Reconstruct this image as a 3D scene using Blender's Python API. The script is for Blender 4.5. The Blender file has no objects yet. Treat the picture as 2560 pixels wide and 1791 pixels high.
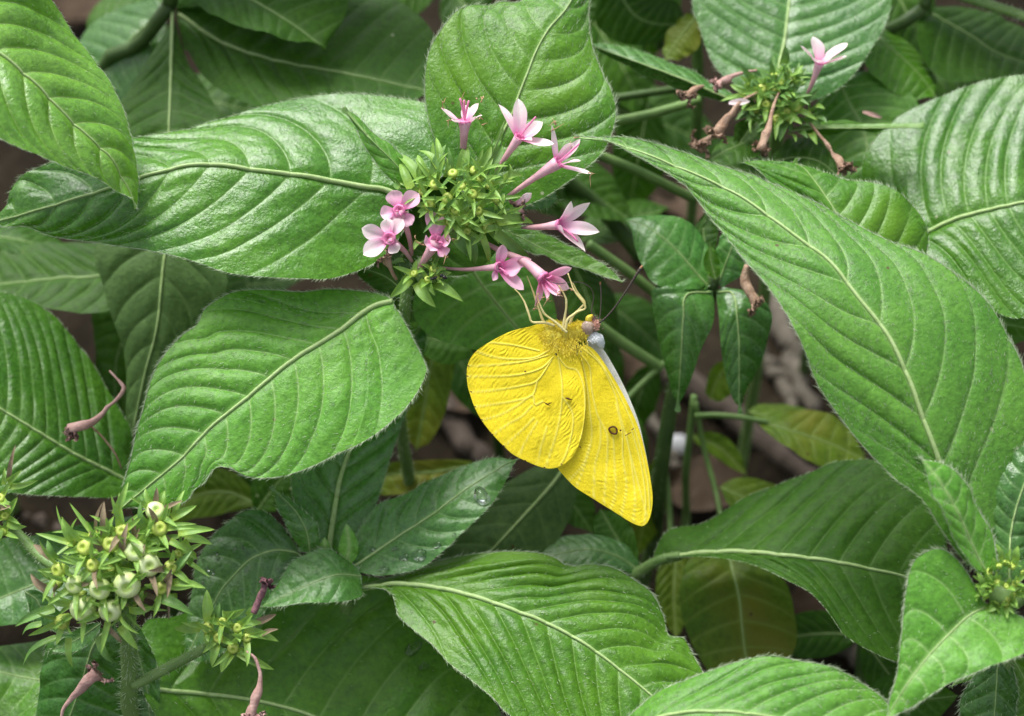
import bpy, math, random
import numpy as np
from mathutils import Vector

# ------------------------------------------------------------------ camera, sky, sun, exposure
SC = bpy.context.scene
COL = SC.collection
SC.unit_settings.system = 'METRIC'
SC.unit_settings.scale_length = 0.01            # one unit is one centimetre

PITCH = math.radians(45)
DIST = 30.0
HALFW = 8.8
SUBJ = np.array([0.0, 0.0, 9.9])
R_ = np.array([1.0, 0, 0])
F_ = np.array([0.0, math.cos(PITCH), -math.sin(PITCH)])
U_ = np.array([0.0, math.sin(PITCH), math.cos(PITCH)])
CAM = SUBJ - F_ * DIST

cd = bpy.data.cameras.new('camera')
cam = bpy.data.objects.new('camera', cd)
COL.objects.link(cam)
cam.location = CAM
cam.rotation_euler = (math.pi / 2 - PITCH, 0, 0)
cd.sensor_width = 36
cd.lens = 18.0 / (HALFW / DIST)
cd.clip_start = 0.5
cd.clip_end = 3000
cd.dof.use_dof = True
cd.dof.focus_distance = DIST - 0.2
cd.dof.aperture_fstop = 0.125
SC.camera = cam

SUN_EL, SUN_AZ = math.radians(62), math.radians(-35)
w = bpy.data.worlds.new('World')
SC.world = w
w.use_nodes = True
nt = w.node_tree
for n in list(nt.nodes):
    nt.nodes.remove(n)
sky = nt.nodes.new('ShaderNodeTexSky')
sky.sky_type = 'NISHITA'
sky.sun_disc = False
sky.sun_elevation = SUN_EL
sky.sun_rotation = SUN_AZ
sky.air_density = 1.0
sky.dust_density = 4.0
hs = nt.nodes.new('ShaderNodeHueSaturation')
hs.inputs['Saturation'].default_value = 0.35
bg = nt.nodes.new('ShaderNodeBackground')
bg.inputs['Strength'].default_value = 0.078
wo = nt.nodes.new('ShaderNodeOutputWorld')
nt.links.new(sky.outputs[0], hs.inputs['Color'])
nt.links.new(hs.outputs[0], bg.inputs['Color'])
nt.links.new(bg.outputs[0], wo.inputs['Surface'])

sd = bpy.data.lights.new('sun', 'SUN')
sd.energy = 1.5
sd.angle = math.radians(28)
sd.color = (1.0, 0.985, 0.96)
sun = bpy.data.objects.new('sun', sd)
COL.objects.link(sun)
sdir = Vector((math.sin(SUN_AZ) * math.cos(SUN_EL), math.cos(SUN_AZ) * math.cos(SUN_EL), math.sin(SUN_EL)))
sun.rotation_euler = sdir.to_track_quat('Z', 'Y').to_euler()
sun.location = (0, 0, 60)

vs = SC.view_settings
vs.view_transform = 'Standard'
vs.look = 'None'
vs.exposure = 1.68
vs.gamma = 1.0
vs.use_curve_mapping = False
SC.cycles.max_bounces = 8
SC.cycles.transparent_max_bounces = 8

# ------------------------------------------------------------------ helpers
rng = np.random.RandomState(7)
PXCM = HALFW / 1280.0


def at(x, y, d):
    """photo pixel (2560 wide) at d centimetres beyond the butterfly -> world point"""
    x = np.asarray(x, float); y = np.asarray(y, float); d = np.asarray(d, float)
    z = DIST + d
    X = (x - 1280) * PXCM * z / DIST
    Y = (895.5 - y) * PXCM * z / DIST
    return CAM + X[..., None] * R_ + Y[..., None] * U_ + z[..., None] * F_


def cv(rx, uy, fz):
    return rx * R_ + uy * U_ + fz * F_


def nrm(v):
    v = np.asarray(v, float)
    return v / (np.linalg.norm(v, axis=-1, keepdims=True) + 1e-12)


def crv(pts, n):
    """Catmull-Rom through pts, n samples evenly spread by length"""
    p = np.asarray(pts, float)
    if len(p) == 2:
        t = np.linspace(0, 1, n)[:, None]
        return p[0] * (1 - t) + p[1] * t
    q = np.vstack([2 * p[0] - p[1], p, 2 * p[-1] - p[-2]])
    out = []
    for i in range(1, len(q) - 2):
        p0, p1, p2, p3 = q[i - 1], q[i], q[i + 1], q[i + 2]
        t = np.linspace(0, 1, 24, endpoint=False)[:, None]
        out.append(0.5 * ((2 * p1) + (-p0 + p2) * t + (2 * p0 - 5 * p1 + 4 * p2 - p3) * t ** 2 + (-p0 + 3 * p1 - 3 * p2 + p3) * t ** 3))
    out.append(p[-1][None])
    c = np.vstack(out)
    s = np.r_[0, np.cumsum(np.linalg.norm(np.diff(c[:, :2] if c.shape[1] == 2 else c, axis=0), axis=1))]
    tt = np.linspace(0, s[-1], n)
    return np.stack([np.interp(tt, s, c[:, k]) for k in range(c.shape[1])], 1)


_T = rng.rand(256, 256)


def vnoise(x, y):
    x = np.asarray(x, float); y = np.asarray(y, float)
    xi = np.floor(x).astype(int); yi = np.floor(y).astype(int)
    fx = x - xi; fy = y - yi
    fx = fx * fx * (3 - 2 * fx); fy = fy * fy * (3 - 2 * fy)
    a = _T[xi & 255, yi & 255]; b = _T[(xi + 1) & 255, yi & 255]
    c = _T[xi & 255, (yi + 1) & 255]; d = _T[(xi + 1) & 255, (yi + 1) & 255]
    return (a * (1 - fx) + b * fx) * (1 - fy) + (c * (1 - fx) + d * fx) * fy - 0.5


def sstep(a, b, x):
    t = np.clip((x - a) / (b - a), 0, 1)
    return t * t * (3 - 2 * t)


def origin_of(p):
    return np.array(p.get('_o', (0, 0, 0)), float) if p is not None else np.zeros(3)


ORG = {}


def empty(name, loc, label, cat, group=None):
    o = bpy.data.objects.new(name, None)
    o.empty_display_size = 0.3
    COL.objects.link(o)
    o.location = loc
    o['label'] = label
    o['category'] = cat
    if group:
        o['group'] = group
    ORG[o.name] = np.array(loc, float)
    return o


def mk(name, V, Fc, mat, parent=None, attrs=None, smooth=True, mats=None, fmat=None, kind=None):
    """one mesh object; V in world coordinates"""
    V = np.asarray(V, float).reshape(-1, 3)
    if parent is not None:
        org = ORG[parent.name]
        base = org
    else:
        base = np.array([V[:, 0].mean(), V[:, 1].mean(), V[:, 2].min()])
    me = bpy.data.meshes.new(name)
    me.from_pydata((V - base).tolist(), [], [list(map(int, f)) for f in Fc])
    if smooth:
        me.polygons.foreach_set('use_smooth', [True] * len(me.polygons))
    for m in (mats or [mat]):
        me.materials.append(m)
    if fmat is not None:
        me.polygons.foreach_set('material_index', np.asarray(fmat, dtype=np.int32))
    for k, a in (attrs or {}).items():
        at_ = me.attributes.new(k, 'FLOAT', 'POINT')
        at_.data.foreach_set('value', np.asarray(a, dtype=np.float32).ravel())
    o = bpy.data.objects.new(name, me)
    COL.objects.link(o)
    ORG[o.name] = base
    if parent is not None:
        o.parent = parent
        if parent.type == 'EMPTY' and parent.parent is None:
            pass
    else:
        o.location = base
    if kind:
        o['kind'] = kind
    return o


def tag(o, label, cat, group=None):
    o['label'] = label
    o['category'] = cat
    if group:
        o['group'] = group
    return o


def grid_faces(n, m, off=0, flip=False):
    i, j = np.meshgrid(np.arange(n - 1), np.arange(m - 1), indexing='ij')
    a = (i * m + j).ravel() + off
    f = np.stack([a, a + m, a + m + 1, a + 1], 1)
    return f[:, ::-1] if flip else f


def frames(P):
    T = nrm(np.gradient(P, axis=0))
    a = np.array([0.31, 0.2, 0.93])
    N = np.zeros_like(P)
    n = a - T[0] * (a @ T[0])
    for i in range(len(P)):
        n = n - T[i] * (n @ T[i])
        n = n / (np.linalg.norm(n) + 1e-9)
        N[i] = n
    return T, N, np.cross(T, N)


def tube_geo(P, r, sides=8, cap=True, flat=1.0):
    P = np.asarray(P, float)
    n = len(P)
    r = np.broadcast_to(np.asarray(r, float), (n,)) if np.ndim(r) == 0 else np.interp(np.linspace(0, 1, n), np.linspace(0, 1, len(r)), r)
    T, N, B = frames(P)
    a = np.linspace(0, 2 * math.pi, sides, endpoint=False)
    V = P[:, None] + r[:, None, None] * (np.cos(a)[None, :, None] * N[:, None] + flat * np.sin(a)[None, :, None] * B[:, None])
    V = V.reshape(-1, 3)
    Fc = []
    for i in range(n - 1):
        for j in range(sides):
            k = (j + 1) % sides
            Fc.append([i * sides + j, i * sides + k, (i + 1) * sides + k, (i + 1) * sides + j])
    if cap:
        Fc.append(list(range(sides))[::-1])
        Fc.append([(n - 1) * sides + j for j in range(sides)])
    return V, Fc


def tube(name, P, r, mat, parent=None, sides=8, n=None, kind=None, flat=1.0, attrs_t=False):
    P = np.asarray(P, float)
    if n:
        P = crv(P, n)
    V, Fc = tube_geo(P, r, sides, flat=flat)
    at_ = {'t': np.repeat(np.linspace(0, 1, len(P)), sides)} if attrs_t else None
    return mk(name, V, Fc, mat, parent, kind=kind, attrs=at_)


class Geo:
    def __init__(s):
        s.V = []; s.F = []; s.n = 0; s.A = []

    def add(s, V, Fc, t=None):
        V = np.asarray(V, float)
        s.V.append(V)
        s.F += [[int(i) + s.n for i in f] for f in Fc]
        s.A.append(np.zeros(len(V)) if t is None else np.broadcast_to(np.asarray(t, float), (len(V),)))
        s.n += len(V)

    def mk(s, name, mat, parent=None, **k):
        return mk(name, np.vstack(s.V), s.F, mat, parent, attrs={'t': np.concatenate(s.A)}, **k)


def hairs_geo(P, D, ln, rad):
    """slim three-sided hairs at points P along directions D"""
    n = len(P)
    D = nrm(D)
    a = nrm(np.cross(D, rng.normal(size=(n, 3))))
    b = np.cross(D, a)
    ln = np.broadcast_to(ln, (n,))[:, None]
    V = np.empty((n, 4, 3))
    for k in range(3):
        an = 2 * math.pi * k / 3
        V[:, k] = P + rad * (math.cos(an) * a + math.sin(an) * b)
    V[:, 3] = P + D * ln
    i = np.arange(n)[:, None] * 4
    Fc = np.vstack([np.hstack([i, i + 1, i + 3]), np.hstack([i + 1, i + 2, i + 3]), np.hstack([i + 2, i, i + 3])])
    return V.reshape(-1, 3), Fc


# ------------------------------------------------------------------ materials
def newmat(name):
    m = bpy.data.materials.new(name)
    m.use_nodes = True
    for n in list(m.node_tree.nodes):
        m.node_tree.nodes.remove(n)
    return m, m.node_tree


def nd(t, typ, **k):
    n = t.nodes.new(typ)
    for a, b in k.items():
        if a in n.inputs.keys() if isinstance(a, str) else False:
            n.inputs[a].default_value = b
        else:
            setattr(n, a, b)
    return n


def mixc(t, fac, a, b, mode='MIX'):
    n = t.nodes.new('ShaderNodeMix')
    n.data_type = 'RGBA'
    n.blend_type = mode
    for s, v in ((n.inputs[0], fac), (n.inputs[6], a), (n.inputs[7], b)):
        if hasattr(v, 'is_linked') or hasattr(v, 'links'):
            t.links.new(v, s)
        elif isinstance(v, (int, float)):
            s.default_value = v
        else:
            s.default_value = (*v, 1)
    return n.outputs[2]


def ramp(t, src, stops):
    n = t.nodes.new('ShaderNodeValToRGB')
    el = n.color_ramp.elements
    while len(el) < len(stops):
        el.new(0.5)
    for e, (p, c) in zip(el, stops):
        e.position = p
        e.color = (*c, 1) if len(c) == 3 else c
    t.links.new(src, n.inputs[0])
    return n.outputs[0]


def noise(t, scale, detail=3, rough=0.55, vec=None, dist=0.0):
    n = t.nodes.new('ShaderNodeTexNoise')
    n.inputs['Scale'].default_value = scale
    n.inputs['Detail'].default_value = detail
    n.inputs['Roughness'].default_value = rough
    n.inputs['Distortion'].default_value = dist
    if vec is not None:
        t.links.new(vec, n.inputs['Vector'])
    return n.outputs[0]


def coords(t):
    return t.nodes.new('ShaderNodeTexCoord').outputs['Object']


def attr(t, name):
    n = t.nodes.new('ShaderNodeAttribute')
    n.attribute_name = name
    return n.outputs['Fac']


def finish(t, bsdf, trans_col=None, trans=0.0):
    out = t.nodes.new('ShaderNodeOutputMaterial')
    if trans > 0:
        tr = t.nodes.new('ShaderNodeBsdfTranslucent')
        if hasattr(trans_col, 'links'):
            t.links.new(trans_col, tr.inputs[0])
        else:
            tr.inputs[0].default_value = (*trans_col, 1)
        mx = t.nodes.new('ShaderNodeMixShader')
        mx.inputs[0].default_value = trans
        t.links.new(bsdf.outputs[0], mx.inputs[1])
        t.links.new(tr.outputs[0], mx.inputs[2])
        t.links.new(mx.outputs[0], out.inputs[0])
    else:
        t.links.new(bsdf.outputs[0], out.inputs[0])


def bump(t, h, strength, dist, bsdf):
    b = t.nodes.new('ShaderNodeBump')
    b.inputs['Strength'].default_value = strength
    b.inputs['Distance'].default_value = dist
    t.links.new(h, b.inputs['Height'])
    t.links.new(b.outputs[0], bsdf.inputs['Normal'])


def leafmat(name, col, col2, vein, rough=0.36, spec=0.75, trans=0.18, patch=None, bstr=0.9, fuzz=0.0):
    m, t = newmat(name)
    co = coords(t)
    n1 = noise(t, 0.55, 4, 0.6, co)
    n2 = noise(t, 9.0, 4, 0.65, co)
    base = mixc(t, ramp(t, n1, [(0.35, (0, 0, 0)), (0.65, (1, 1, 1))]), col, col2)
    sp = ramp(t, n2, [(0.3, (0.66, 0.70, 0.62)), (0.5, (1, 1, 1)), (0.72, (1.28, 1.25, 1.2))])
    base = mixc(t, 1.0, base, sp, 'MULTIPLY')
    n4 = noise(t, 5.0, 5, 0.7, co, 0.6)
    net = ramp(t, n4, [(0.40, (0, 0, 0)), (0.50, (1, 1, 1)), (0.60, (0, 0, 0))])
    base = mixc(t, 0.16, base, mixc(t, 1.0, base, mixc(t, net, (1.1, 1.1, 1.05), (0.55, 0.66, 0.5)), 'MULTIPLY'))
    if patch:
        n3 = noise(t, 0.38, 2, 0.5, co)
        base = mixc(t, ramp(t, n3, [(0.52, (0, 0, 0)), (0.66, (1, 1, 1))]), base, patch)
    vs_ = t.nodes.new('ShaderNodeTexVoronoi')
    vs_.inputs['Scale'].default_value = 1.15
    t.links.new(co, vs_.inputs['Vector'])
    spk = ramp(t, vs_.outputs['Distance'], [(0.028, (1, 1, 1)), (0.045, (0, 0, 0))])
    base = mixc(t, spk, base, mixc(t, ramp(t, vs_.outputs['Color'], [(0.45, (0, 0, 0)), (0.55, (1, 1, 1))]), (0.09, 0.065, 0.02), (0.34, 0.40, 0.22)))
    oi = t.nodes.new('ShaderNodeObjectInfo')
    hv = t.nodes.new('ShaderNodeHueSaturation')
    mr = t.nodes.new('ShaderNodeMapRange')
    mr.inputs['To Min'].default_value = 0.82; mr.inputs['To Max'].default_value = 1.18
    t.links.new(oi.outputs['Random'], mr.inputs['Value'])
    t.links.new(mr.outputs[0], hv.inputs['Value'])
    t.links.new(base, hv.inputs['Color'])
    base = mixc(t, attr(t, 'vein'), hv.outputs[0], vein)
    p = t.nodes.new('ShaderNodeBsdfPrincipled')
    t.links.new(base, p.inputs['Base Color'])
    rr = t.nodes.new('ShaderNodeMapRange')
    rr.inputs['To Min'].default_value = rough - 0.1; rr.inputs['To Max'].default_value = rough + 0.14
    t.links.new(n2, rr.inputs['Value'])
    t.links.new(rr.outputs[0], p.inputs['Roughness'])
    p.inputs['Specular IOR Level'].default_value = spec
    p.inputs['Sheen Weight'].default_value = fuzz
    p.inputs['Sheen Roughness'].default_value = 0.5
    p.inputs['Sheen Tint'].default_value = (0.75, 0.95, 0.65, 1)
    hm = t.nodes.new('ShaderNodeMath'); hm.operation = 'ADD'
    hm2 = t.nodes.new('ShaderNodeMath'); hm2.operation = 'MULTIPLY'; hm2.inputs[1].default_value = 0.8
    t.links.new(noise(t, 16, 3, 0.6, co), hm2.inputs[0])
    t.links.new(n4, hm.inputs[0]); t.links.new(hm2.outputs[0], hm.inputs[1])
    bump(t, hm.outputs[0], bstr, 0.02, p)
    finish(t, p, mixc(t, 1.0, base, (1.5, 1.7, 0.55), 'MULTIPLY'), trans)
    return m


def simple(name, c1, c2, scale=4, rough=0.5, spec=0.4, trans=0.0, tcol=None, bstr=0.3, bdist=0.02, grad=None, bscale=None, detail=3):
    m, t = newmat(name)
    co = coords(t)
    base = mixc(t, ramp(t, noise(t, scale, detail, 0.6, co), [(0.3, (0, 0, 0)), (0.7, (1, 1, 1))]), c1, c2)
    if grad:
        base = mixc(t, 1.0, base, ramp(t, attr(t, 't'), grad), 'MULTIPLY')
    p = t.nodes.new('ShaderNodeBsdfPrincipled')
    t.links.new(base, p.inputs['Base Color'])
    p.inputs['Roughness'].default_value = rough
    p.inputs['Specular IOR Level'].default_value = spec
    if bstr > 0:
        bump(t, noise(t, bscale or scale * 3, 3, 0.6, co), bstr, bdist, p)
    finish(t, p, tcol if tcol else base, trans)
    return m


M = {}
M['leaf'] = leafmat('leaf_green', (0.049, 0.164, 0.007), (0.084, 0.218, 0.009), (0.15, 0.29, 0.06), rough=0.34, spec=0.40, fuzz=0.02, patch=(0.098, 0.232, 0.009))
M['gloss'] = leafmat('leaf_glossy_green', (0.036, 0.134, 0.007), (0.066, 0.187, 0.010), (0.15, 0.28, 0.07), rough=0.25, spec=0.52)
M['sunlit'] = leafmat('leaf_sunlit_glossy', (0.120, 0.310, 0.020), (0.165, 0.365, 0.030), (0.26, 0.42, 0.10), rough=0.30, spec=0.75)  # lighter leaf green, sunlight on the upper left leaf put into the colour
M['young'] = leafmat('leaf_young_green', (0.076, 0.234, 0.020), (0.112, 0.286, 0.029), (0.25, 0.42, 0.13), rough=0.42, spec=0.40, fuzz=0.08)
M['deep'] = leafmat('leaf_deep_shaded', (0.026, 0.084, 0.006), (0.042, 0.112, 0.008), (0.085, 0.165, 0.04), rough=0.45, spec=0.16)  # dark copy of the leaf green, shade of the back leaves partly in the colour
M['blue'] = leafmat('leaf_blue_green', (0.042, 0.150, 0.020), (0.070, 0.190, 0.028), (0.14, 0.27, 0.08), rough=0.26, spec=0.66)
M['olive'] = leafmat('leaf_yellowing', (0.085, 0.175, 0.012), (0.13, 0.20, 0.016), (0.21, 0.29, 0.06), patch=(0.19, 0.20, 0.022), spec=0.2)
M['pale'] = leafmat('leaf_pale_underside', (0.070, 0.140, 0.036), (0.086, 0.160, 0.044), (0.12, 0.20, 0.065), rough=0.6, spec=0.2)
M['rib'] = simple('midrib_pale', (0.29, 0.43, 0.14), (0.40, 0.53, 0.23), 9, 0.5, 0.35, 0.15)
M['hair'] = simple('plant_hair', (0.44, 0.54, 0.34), (0.56, 0.64, 0.46), 3, 0.5, 0.3, 0.4, bstr=0)
M['stem'] = simple('stem_green', (0.10, 0.19, 0.045), (0.16, 0.26, 0.075), 3, 0.5, 0.35)
M['stem_dark'] = simple('stem_dark_green', (0.035, 0.075, 0.015), (0.06, 0.11, 0.025), 3, 0.5, 0.35)
M['sepal'] = simple('sepal_green', (0.17, 0.33, 0.055), (0.25, 0.43, 0.10), 6, 0.45, 0.4, 0.3, grad=[(0, (1.5, 1.25, 0.9)), (0.35, (1, 1, 1)), (1, (1.25, 1.2, 1.0))])
M['sepal_deep'] = simple('sepal_dark_green', (0.085, 0.19, 0.04), (0.13, 0.26, 0.06), 6, 0.45, 0.4, 0.2, grad=[(0, (1.5, 1.3, 0.9)), (0.35, (1, 1, 1)), (1, (1.1, 1.1, 1.0))])
M['sepal_dry'] = simple('sepal_dry', (0.16, 0.12, 0.075), (0.30, 0.24, 0.15), 6, 0.7, 0.2, 0.15)
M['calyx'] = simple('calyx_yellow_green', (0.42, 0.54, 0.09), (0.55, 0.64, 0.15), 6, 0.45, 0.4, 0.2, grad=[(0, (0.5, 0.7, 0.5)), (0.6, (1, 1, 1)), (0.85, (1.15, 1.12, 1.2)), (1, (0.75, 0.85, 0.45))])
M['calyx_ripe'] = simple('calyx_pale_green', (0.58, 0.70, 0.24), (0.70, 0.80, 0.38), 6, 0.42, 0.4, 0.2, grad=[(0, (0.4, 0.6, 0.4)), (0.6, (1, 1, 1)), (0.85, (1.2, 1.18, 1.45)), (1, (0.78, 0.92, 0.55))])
M['petal'] = simple('petal_pink', (0.91, 0.68, 0.73), (0.94, 0.78, 0.81), 3, 0.5, 0.3, 0.35, grad=[(0, (0.90, 0.32, 0.68)), (0.22, (0.97, 0.72, 0.90)), (0.6, (1, 1, 1)), (1, (1.06, 1.18, 1.08))], bstr=0.15)
M['petal_deep'] = simple('petal_deep_pink', (0.91, 0.46, 0.64), (0.93, 0.60, 0.74), 3, 0.5, 0.3, 0.35, grad=[(0, (0.9, 0.28, 0.66)), (0.3, (0.97, 0.75, 0.9)), (0.6, (1, 1, 1)), (1, (1.06, 1.25, 1.12))], bstr=0.15)
M['tube'] = simple('flower_tube_pink', (0.62, 0.32, 0.36), (0.72, 0.44, 0.46), 5, 0.5, 0.3, 0.25, grad=[(0, (0.62, 0.66, 0.6)), (0.5, (0.9, 0.9, 0.88)), (1, (1.25, 1.35, 1.45))], bstr=0.2)
M['throat'] = simple('flower_throat_magenta', (0.76, 0.20, 0.44), (0.86, 0.36, 0.56), 8, 0.5, 0.3, 0.3)
M['dry'] = simple('withered_flower', (0.33, 0.20, 0.13), (0.52, 0.37, 0.27), 7, 0.75, 0.15, 0.2, bstr=0.8, bdist=0.05)
M['dry_pink'] = simple('withered_pink_flower', (0.42, 0.24, 0.21), (0.56, 0.38, 0.33), 7, 0.75, 0.15, 0.2, bstr=0.6, bdist=0.04)
M['dry_dark'] = simple('withered_dark_flower', (0.10, 0.05, 0.06), (0.24, 0.12, 0.13), 9, 0.8, 0.15, 0.0, bstr=0.8, bdist=0.04)
M['dry_edge'] = simple('scorched_petal_edge', (0.40, 0.24, 0.12), (0.55, 0.36, 0.22), 9, 0.7, 0.2, 0.2)
M['black'] = simple('insect_black', (0.006, 0.006, 0.006), (0.015, 0.013, 0.012), 9, 0.35, 0.5)

# ------------------------------------------------------------------ builders of plant parts
def leaf(plant, mid, L, R, d, eL=0.0, eR=0.0, nv=9, mat='leaf', nu=110, nw=30, amp=1.0, hair=0, ehair=0, seed=0,
         rib=0.055, wave=1.0, cup=0.0, name='leaf', slant=0.24, hlen=0.09, back=None):
    """d: depths along the midrib (any number of values); eL / eR: depth change from midrib to either edge"""
    NB = 240
    ub = np.linspace(0, 1, NB)
    m = crv(mid, NB); l = crv(L, NB); r = crv(R, NB)
    bt = sstep(0.93, 1.0, ub)[:, None]; bb = sstep(0.015, 0.0, ub)[:, None]
    l = l * (1 - bt) + m * bt; r = r * (1 - bt) + m * bt
    l = l * (1 - bb) + m * bb; r = r * (1 - bb) + m * bb
    dm = np.interp(ub, np.linspace(0, 1, len(d)), d)
    dm = np.convolve(np.pad(dm, 14, mode='edge'), np.ones(29) / 29, mode='valid')
    ed = lambda e: np.interp(ub, np.linspace(0, 1, len(e)), e) if np.ndim(e) else np.full(NB, float(e))
    eLa, eRa = ed(eL), ed(eR)
    # rows follow the side veins; they stand closer together near each vein
    nv = int(max(4, round(nv)))
    big = nu >= 100
    fs = [0, .025, .06, .11, .19, .33, .5, .67, .81, .89, .94, .975] if big else [0, .05, .16, .38, .62, .84, .95]
    q = np.array([(i + f) / nv for i in range(nv) for f in fs if (i + f) / nv < 0.995] + [1.0])
    q = np.unique(np.round(np.concatenate([q, np.linspace(0, 0.125, 26 if big else 12)]), 4))
    nu = len(q)
    v = np.sin(np.linspace(-1, 1, 2 * nw + 1) * math.pi / 2) * 0.3 + np.linspace(-1, 1, 2 * nw + 1) * 0.7
    v[nw] = 0
    W = np.abs(v)[None, :]
    Sl = slant * 1.25 * W * (0.8 + 0.45 * W)
    jn = 0.012 * np.sin(q * nv * 2.1 + seed)[:, None] * W
    uu = np.clip(q[:, None] + Sl * (1 - q[:, None]) * (sstep(0, 0.11, q) * (0.66 + 0.34 * sstep(0.05, 0.45, q)))[:, None] + jn * (1 - q[:, None]) * sstep(0, 0.2, q)[:, None], 0, 1)
    ev = lambda c: np.interp(uu, ub, c)
    pos = (v > 0)[None, :]
    Ex = np.where(pos, ev(r[:, 0]), ev(l[:, 0])); Ey = np.where(pos, ev(r[:, 1]), ev(l[:, 1]))
    mx_, my_ = ev(m[:, 0]), ev(m[:, 1])
    px, py = mx_ * (1 - W) + Ex * W, my_ * (1 - W) + Ey * W
    prof = np.sin(np.pi * np.clip(uu, 0, 1)) ** 0.5
    e = np.where(pos, ev(eRa), ev(eLa))
    D = ev(dm) + e * W * prof + cup * W ** 2 * prof
    S = at(px, py, D)
    Su = np.gradient(S, axis=0); Sv = np.gradient(S, axis=1)
    N = nrm(np.cross(Su, Sv))
    sgn = np.sign(np.sum(N * (-F_ + 0.4 * np.array([0, 0, 1]))))
    N = N * (sgn if sgn != 0 else 1)
    Lcm = np.linalg.norm(np.diff(S[:, nw], axis=0), axis=1).sum()
    Wl = np.linalg.norm(S[:, 0] - S[:, nw], axis=1)
    Wr = np.linalg.norm(S[:, -1] - S[:, nw], axis=1)
    Pm = at(mx_, my_, ev(dm))
    wc = np.linalg.norm(S - Pm, axis=-1)                                 # distance from midrib in cm
    sp = Lcm / nv
    fq = (q * nv) % 1.0
    fr = np.minimum(fq, 1 - fq)[:, None] + 0 * W
    gap = np.linalg.norm(np.gradient(S, axis=0), axis=-1) / (np.gradient(q * nv)[:, None] + 1e-9)   # cm between neighbouring veins here
    gap = np.clip(gap, 0.05, 2.0)
    dv = fr * gap * 0.8
    ks = np.clip(gap / 0.5, 0.15, 1.3)
    fade = (1 - 0.7 * W ** 4) * (0.35 + 0.65 * sstep(0.02, 0.3, wc)) * sstep(0.0, 0.05, uu)
    md = np.clip(0.85 + 1.3 * vnoise(q[:, None] * 5 + seed * 1.9, v[None, :] * 2.1 + seed * 4.7), 0.35, 1.4)
    pil = (1 - np.exp(-dv / 0.055)) * 0.6 + np.sin(np.pi * fq)[:, None] * 0.55
    h = amp * 0.051 * ks * (pil - 0.7) * fade * md
    # ladder of small puckers between the side veins
    lad = np.abs(np.sin(wc * 9.5 + 2.6 * vnoise(q[:, None] * nv * 1.3 + seed, wc * 1.7 + seed) * 2 + np.floor(q * nv)[:, None] * 2.4)) ** 0.6
    h += amp * 0.013 * ks * (lad - 0.6) * np.clip(fr * 4, 0, 1) * fade
    h += amp * 0.038 * ks * vnoise(q[:, None] * nv * 1.6 + 11 * seed, wc * 2.6 + seed) * np.clip(fr * 4, 0, 1) * fade
    h += amp * 0.045 * (sstep(0, 0.2, wc) - 1)                          # trough along the midrib
    X = S @ R_; Y = S @ U_
    h += wave * 0.16 * np.clip(Lcm / 6, 0.3, 1.2) * vnoise(X * 0.55 + seed * 5.7, Y * 0.55 + seed * 2.9) * (0.3 + W)
    h += wave * 0.09 * vnoise(uu * 9 + seed * 13.7, np.sign(v)[None, :] * 5 + seed) * W ** 2 * prof
    V = S + N * h[..., None]
    vein = np.exp(-(dv / 0.018) ** 2) * (1 - 0.75 * W ** 2) * sstep(0.0, 0.04, uu) * 0.75 * np.clip(gap / 0.2, 0, 1)
    vein = np.maximum(vein, 0.9 * np.exp(-(wc / 0.045) ** 2))
    u = uu[:, nw]
    lo = mk(name, V, grid_faces(nu, 2 * nw + 1, flip=(sgn > 0)), M[mat], plant, attrs={'vein': vein})
    # midrib
    rr = rib * 0.54 * (1 - 0.8 * u) * np.clip(Lcm / 4.5, 0.35, 1.2)
    Vt, Ft = tube_geo(V[2:-2, nw] + N[2:-2, nw] * (rr[2:-2, None] * 0.55), rr[2:-2], 7, flat=0.9)
    mk('midrib', Vt, Ft, M['rib'], lo)
    # hairs
    if hair or ehair:
        Ps, Ds, Ls = [], [], []
        if ehair:
            for j0, j1 in ((0, 1), (-1, -2)):
                ln = np.linalg.norm(np.diff(V[:, j0], axis=0), axis=1)
                cs = np.r_[0, np.cumsum(ln)]
                k = int(cs[-1] * ehair)
                q = np.interp(np.sort(rng.rand(k)) * cs[-1], cs, np.arange(nu))
                i0 = np.clip(q.astype(int), 0, nu - 2); f = (q - i0)[:, None]
                P = V[i0, j0] * (1 - f) + V[i0 + 1, j0] * f
                out = nrm(V[i0, j0] - V[i0, j1 * 3 if j1 > 0 else j1 * 2])
                al = nrm(V[i0 + 1, j0] - V[i0, j0])
                Ps.append(P); Ds.append(out + 0.35 * al + 0.5 * N[i0, j0] * rng.rand(k)[:, None] + 0.3 * rng.normal(size=(k, 3)))
                Ls.append(hlen * (0.5 + 0.9 * rng.rand(k)))
        if hair:
            area = Lcm * (Wl.mean() + Wr.mean())
            k = int(area * hair)
            i0 = rng.randint(2, nu - 2, k); j0 = rng.randint(1, 2 * nw, k)
            # thin out where the grid is narrow
            keep = rng.rand(k) < np.where(v[j0] > 0, Wr[i0], Wl[i0]) / max(Wl.max(), Wr.max())
            i0, j0 = i0[keep], j0[keep]; k = len(i0)
            f = rng.rand(k, 1); g = rng.rand(k, 1)
            P = V[i0, j0] * (1 - f) + V[i0 + 1, j0] * f
            P = P + (V[i0, j0 + 1] - V[i0, j0]) * g
            al = nrm(V[i0 + 1, j0] - V[i0, j0])
            Ps.append(P); Ds.append(0.55 * N[i0, j0] + 0.9 * al + 0.3 * rng.normal(size=(k, 3)))
            Ls.append(hlen * 0.8 * (0.4 + 0.8 * rng.rand(k)))
        Vh, Fh = hairs_geo(np.vstack(Ps), np.vstack(Ds), np.concatenate(Ls) * (0.6 + 0.8 * rng.rand(sum(len(x_) for x_ in Ls))), 0.0046)
        mk('hairs', Vh, Fh, M['hair'], lo, kind='stuff', smooth=False)
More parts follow.
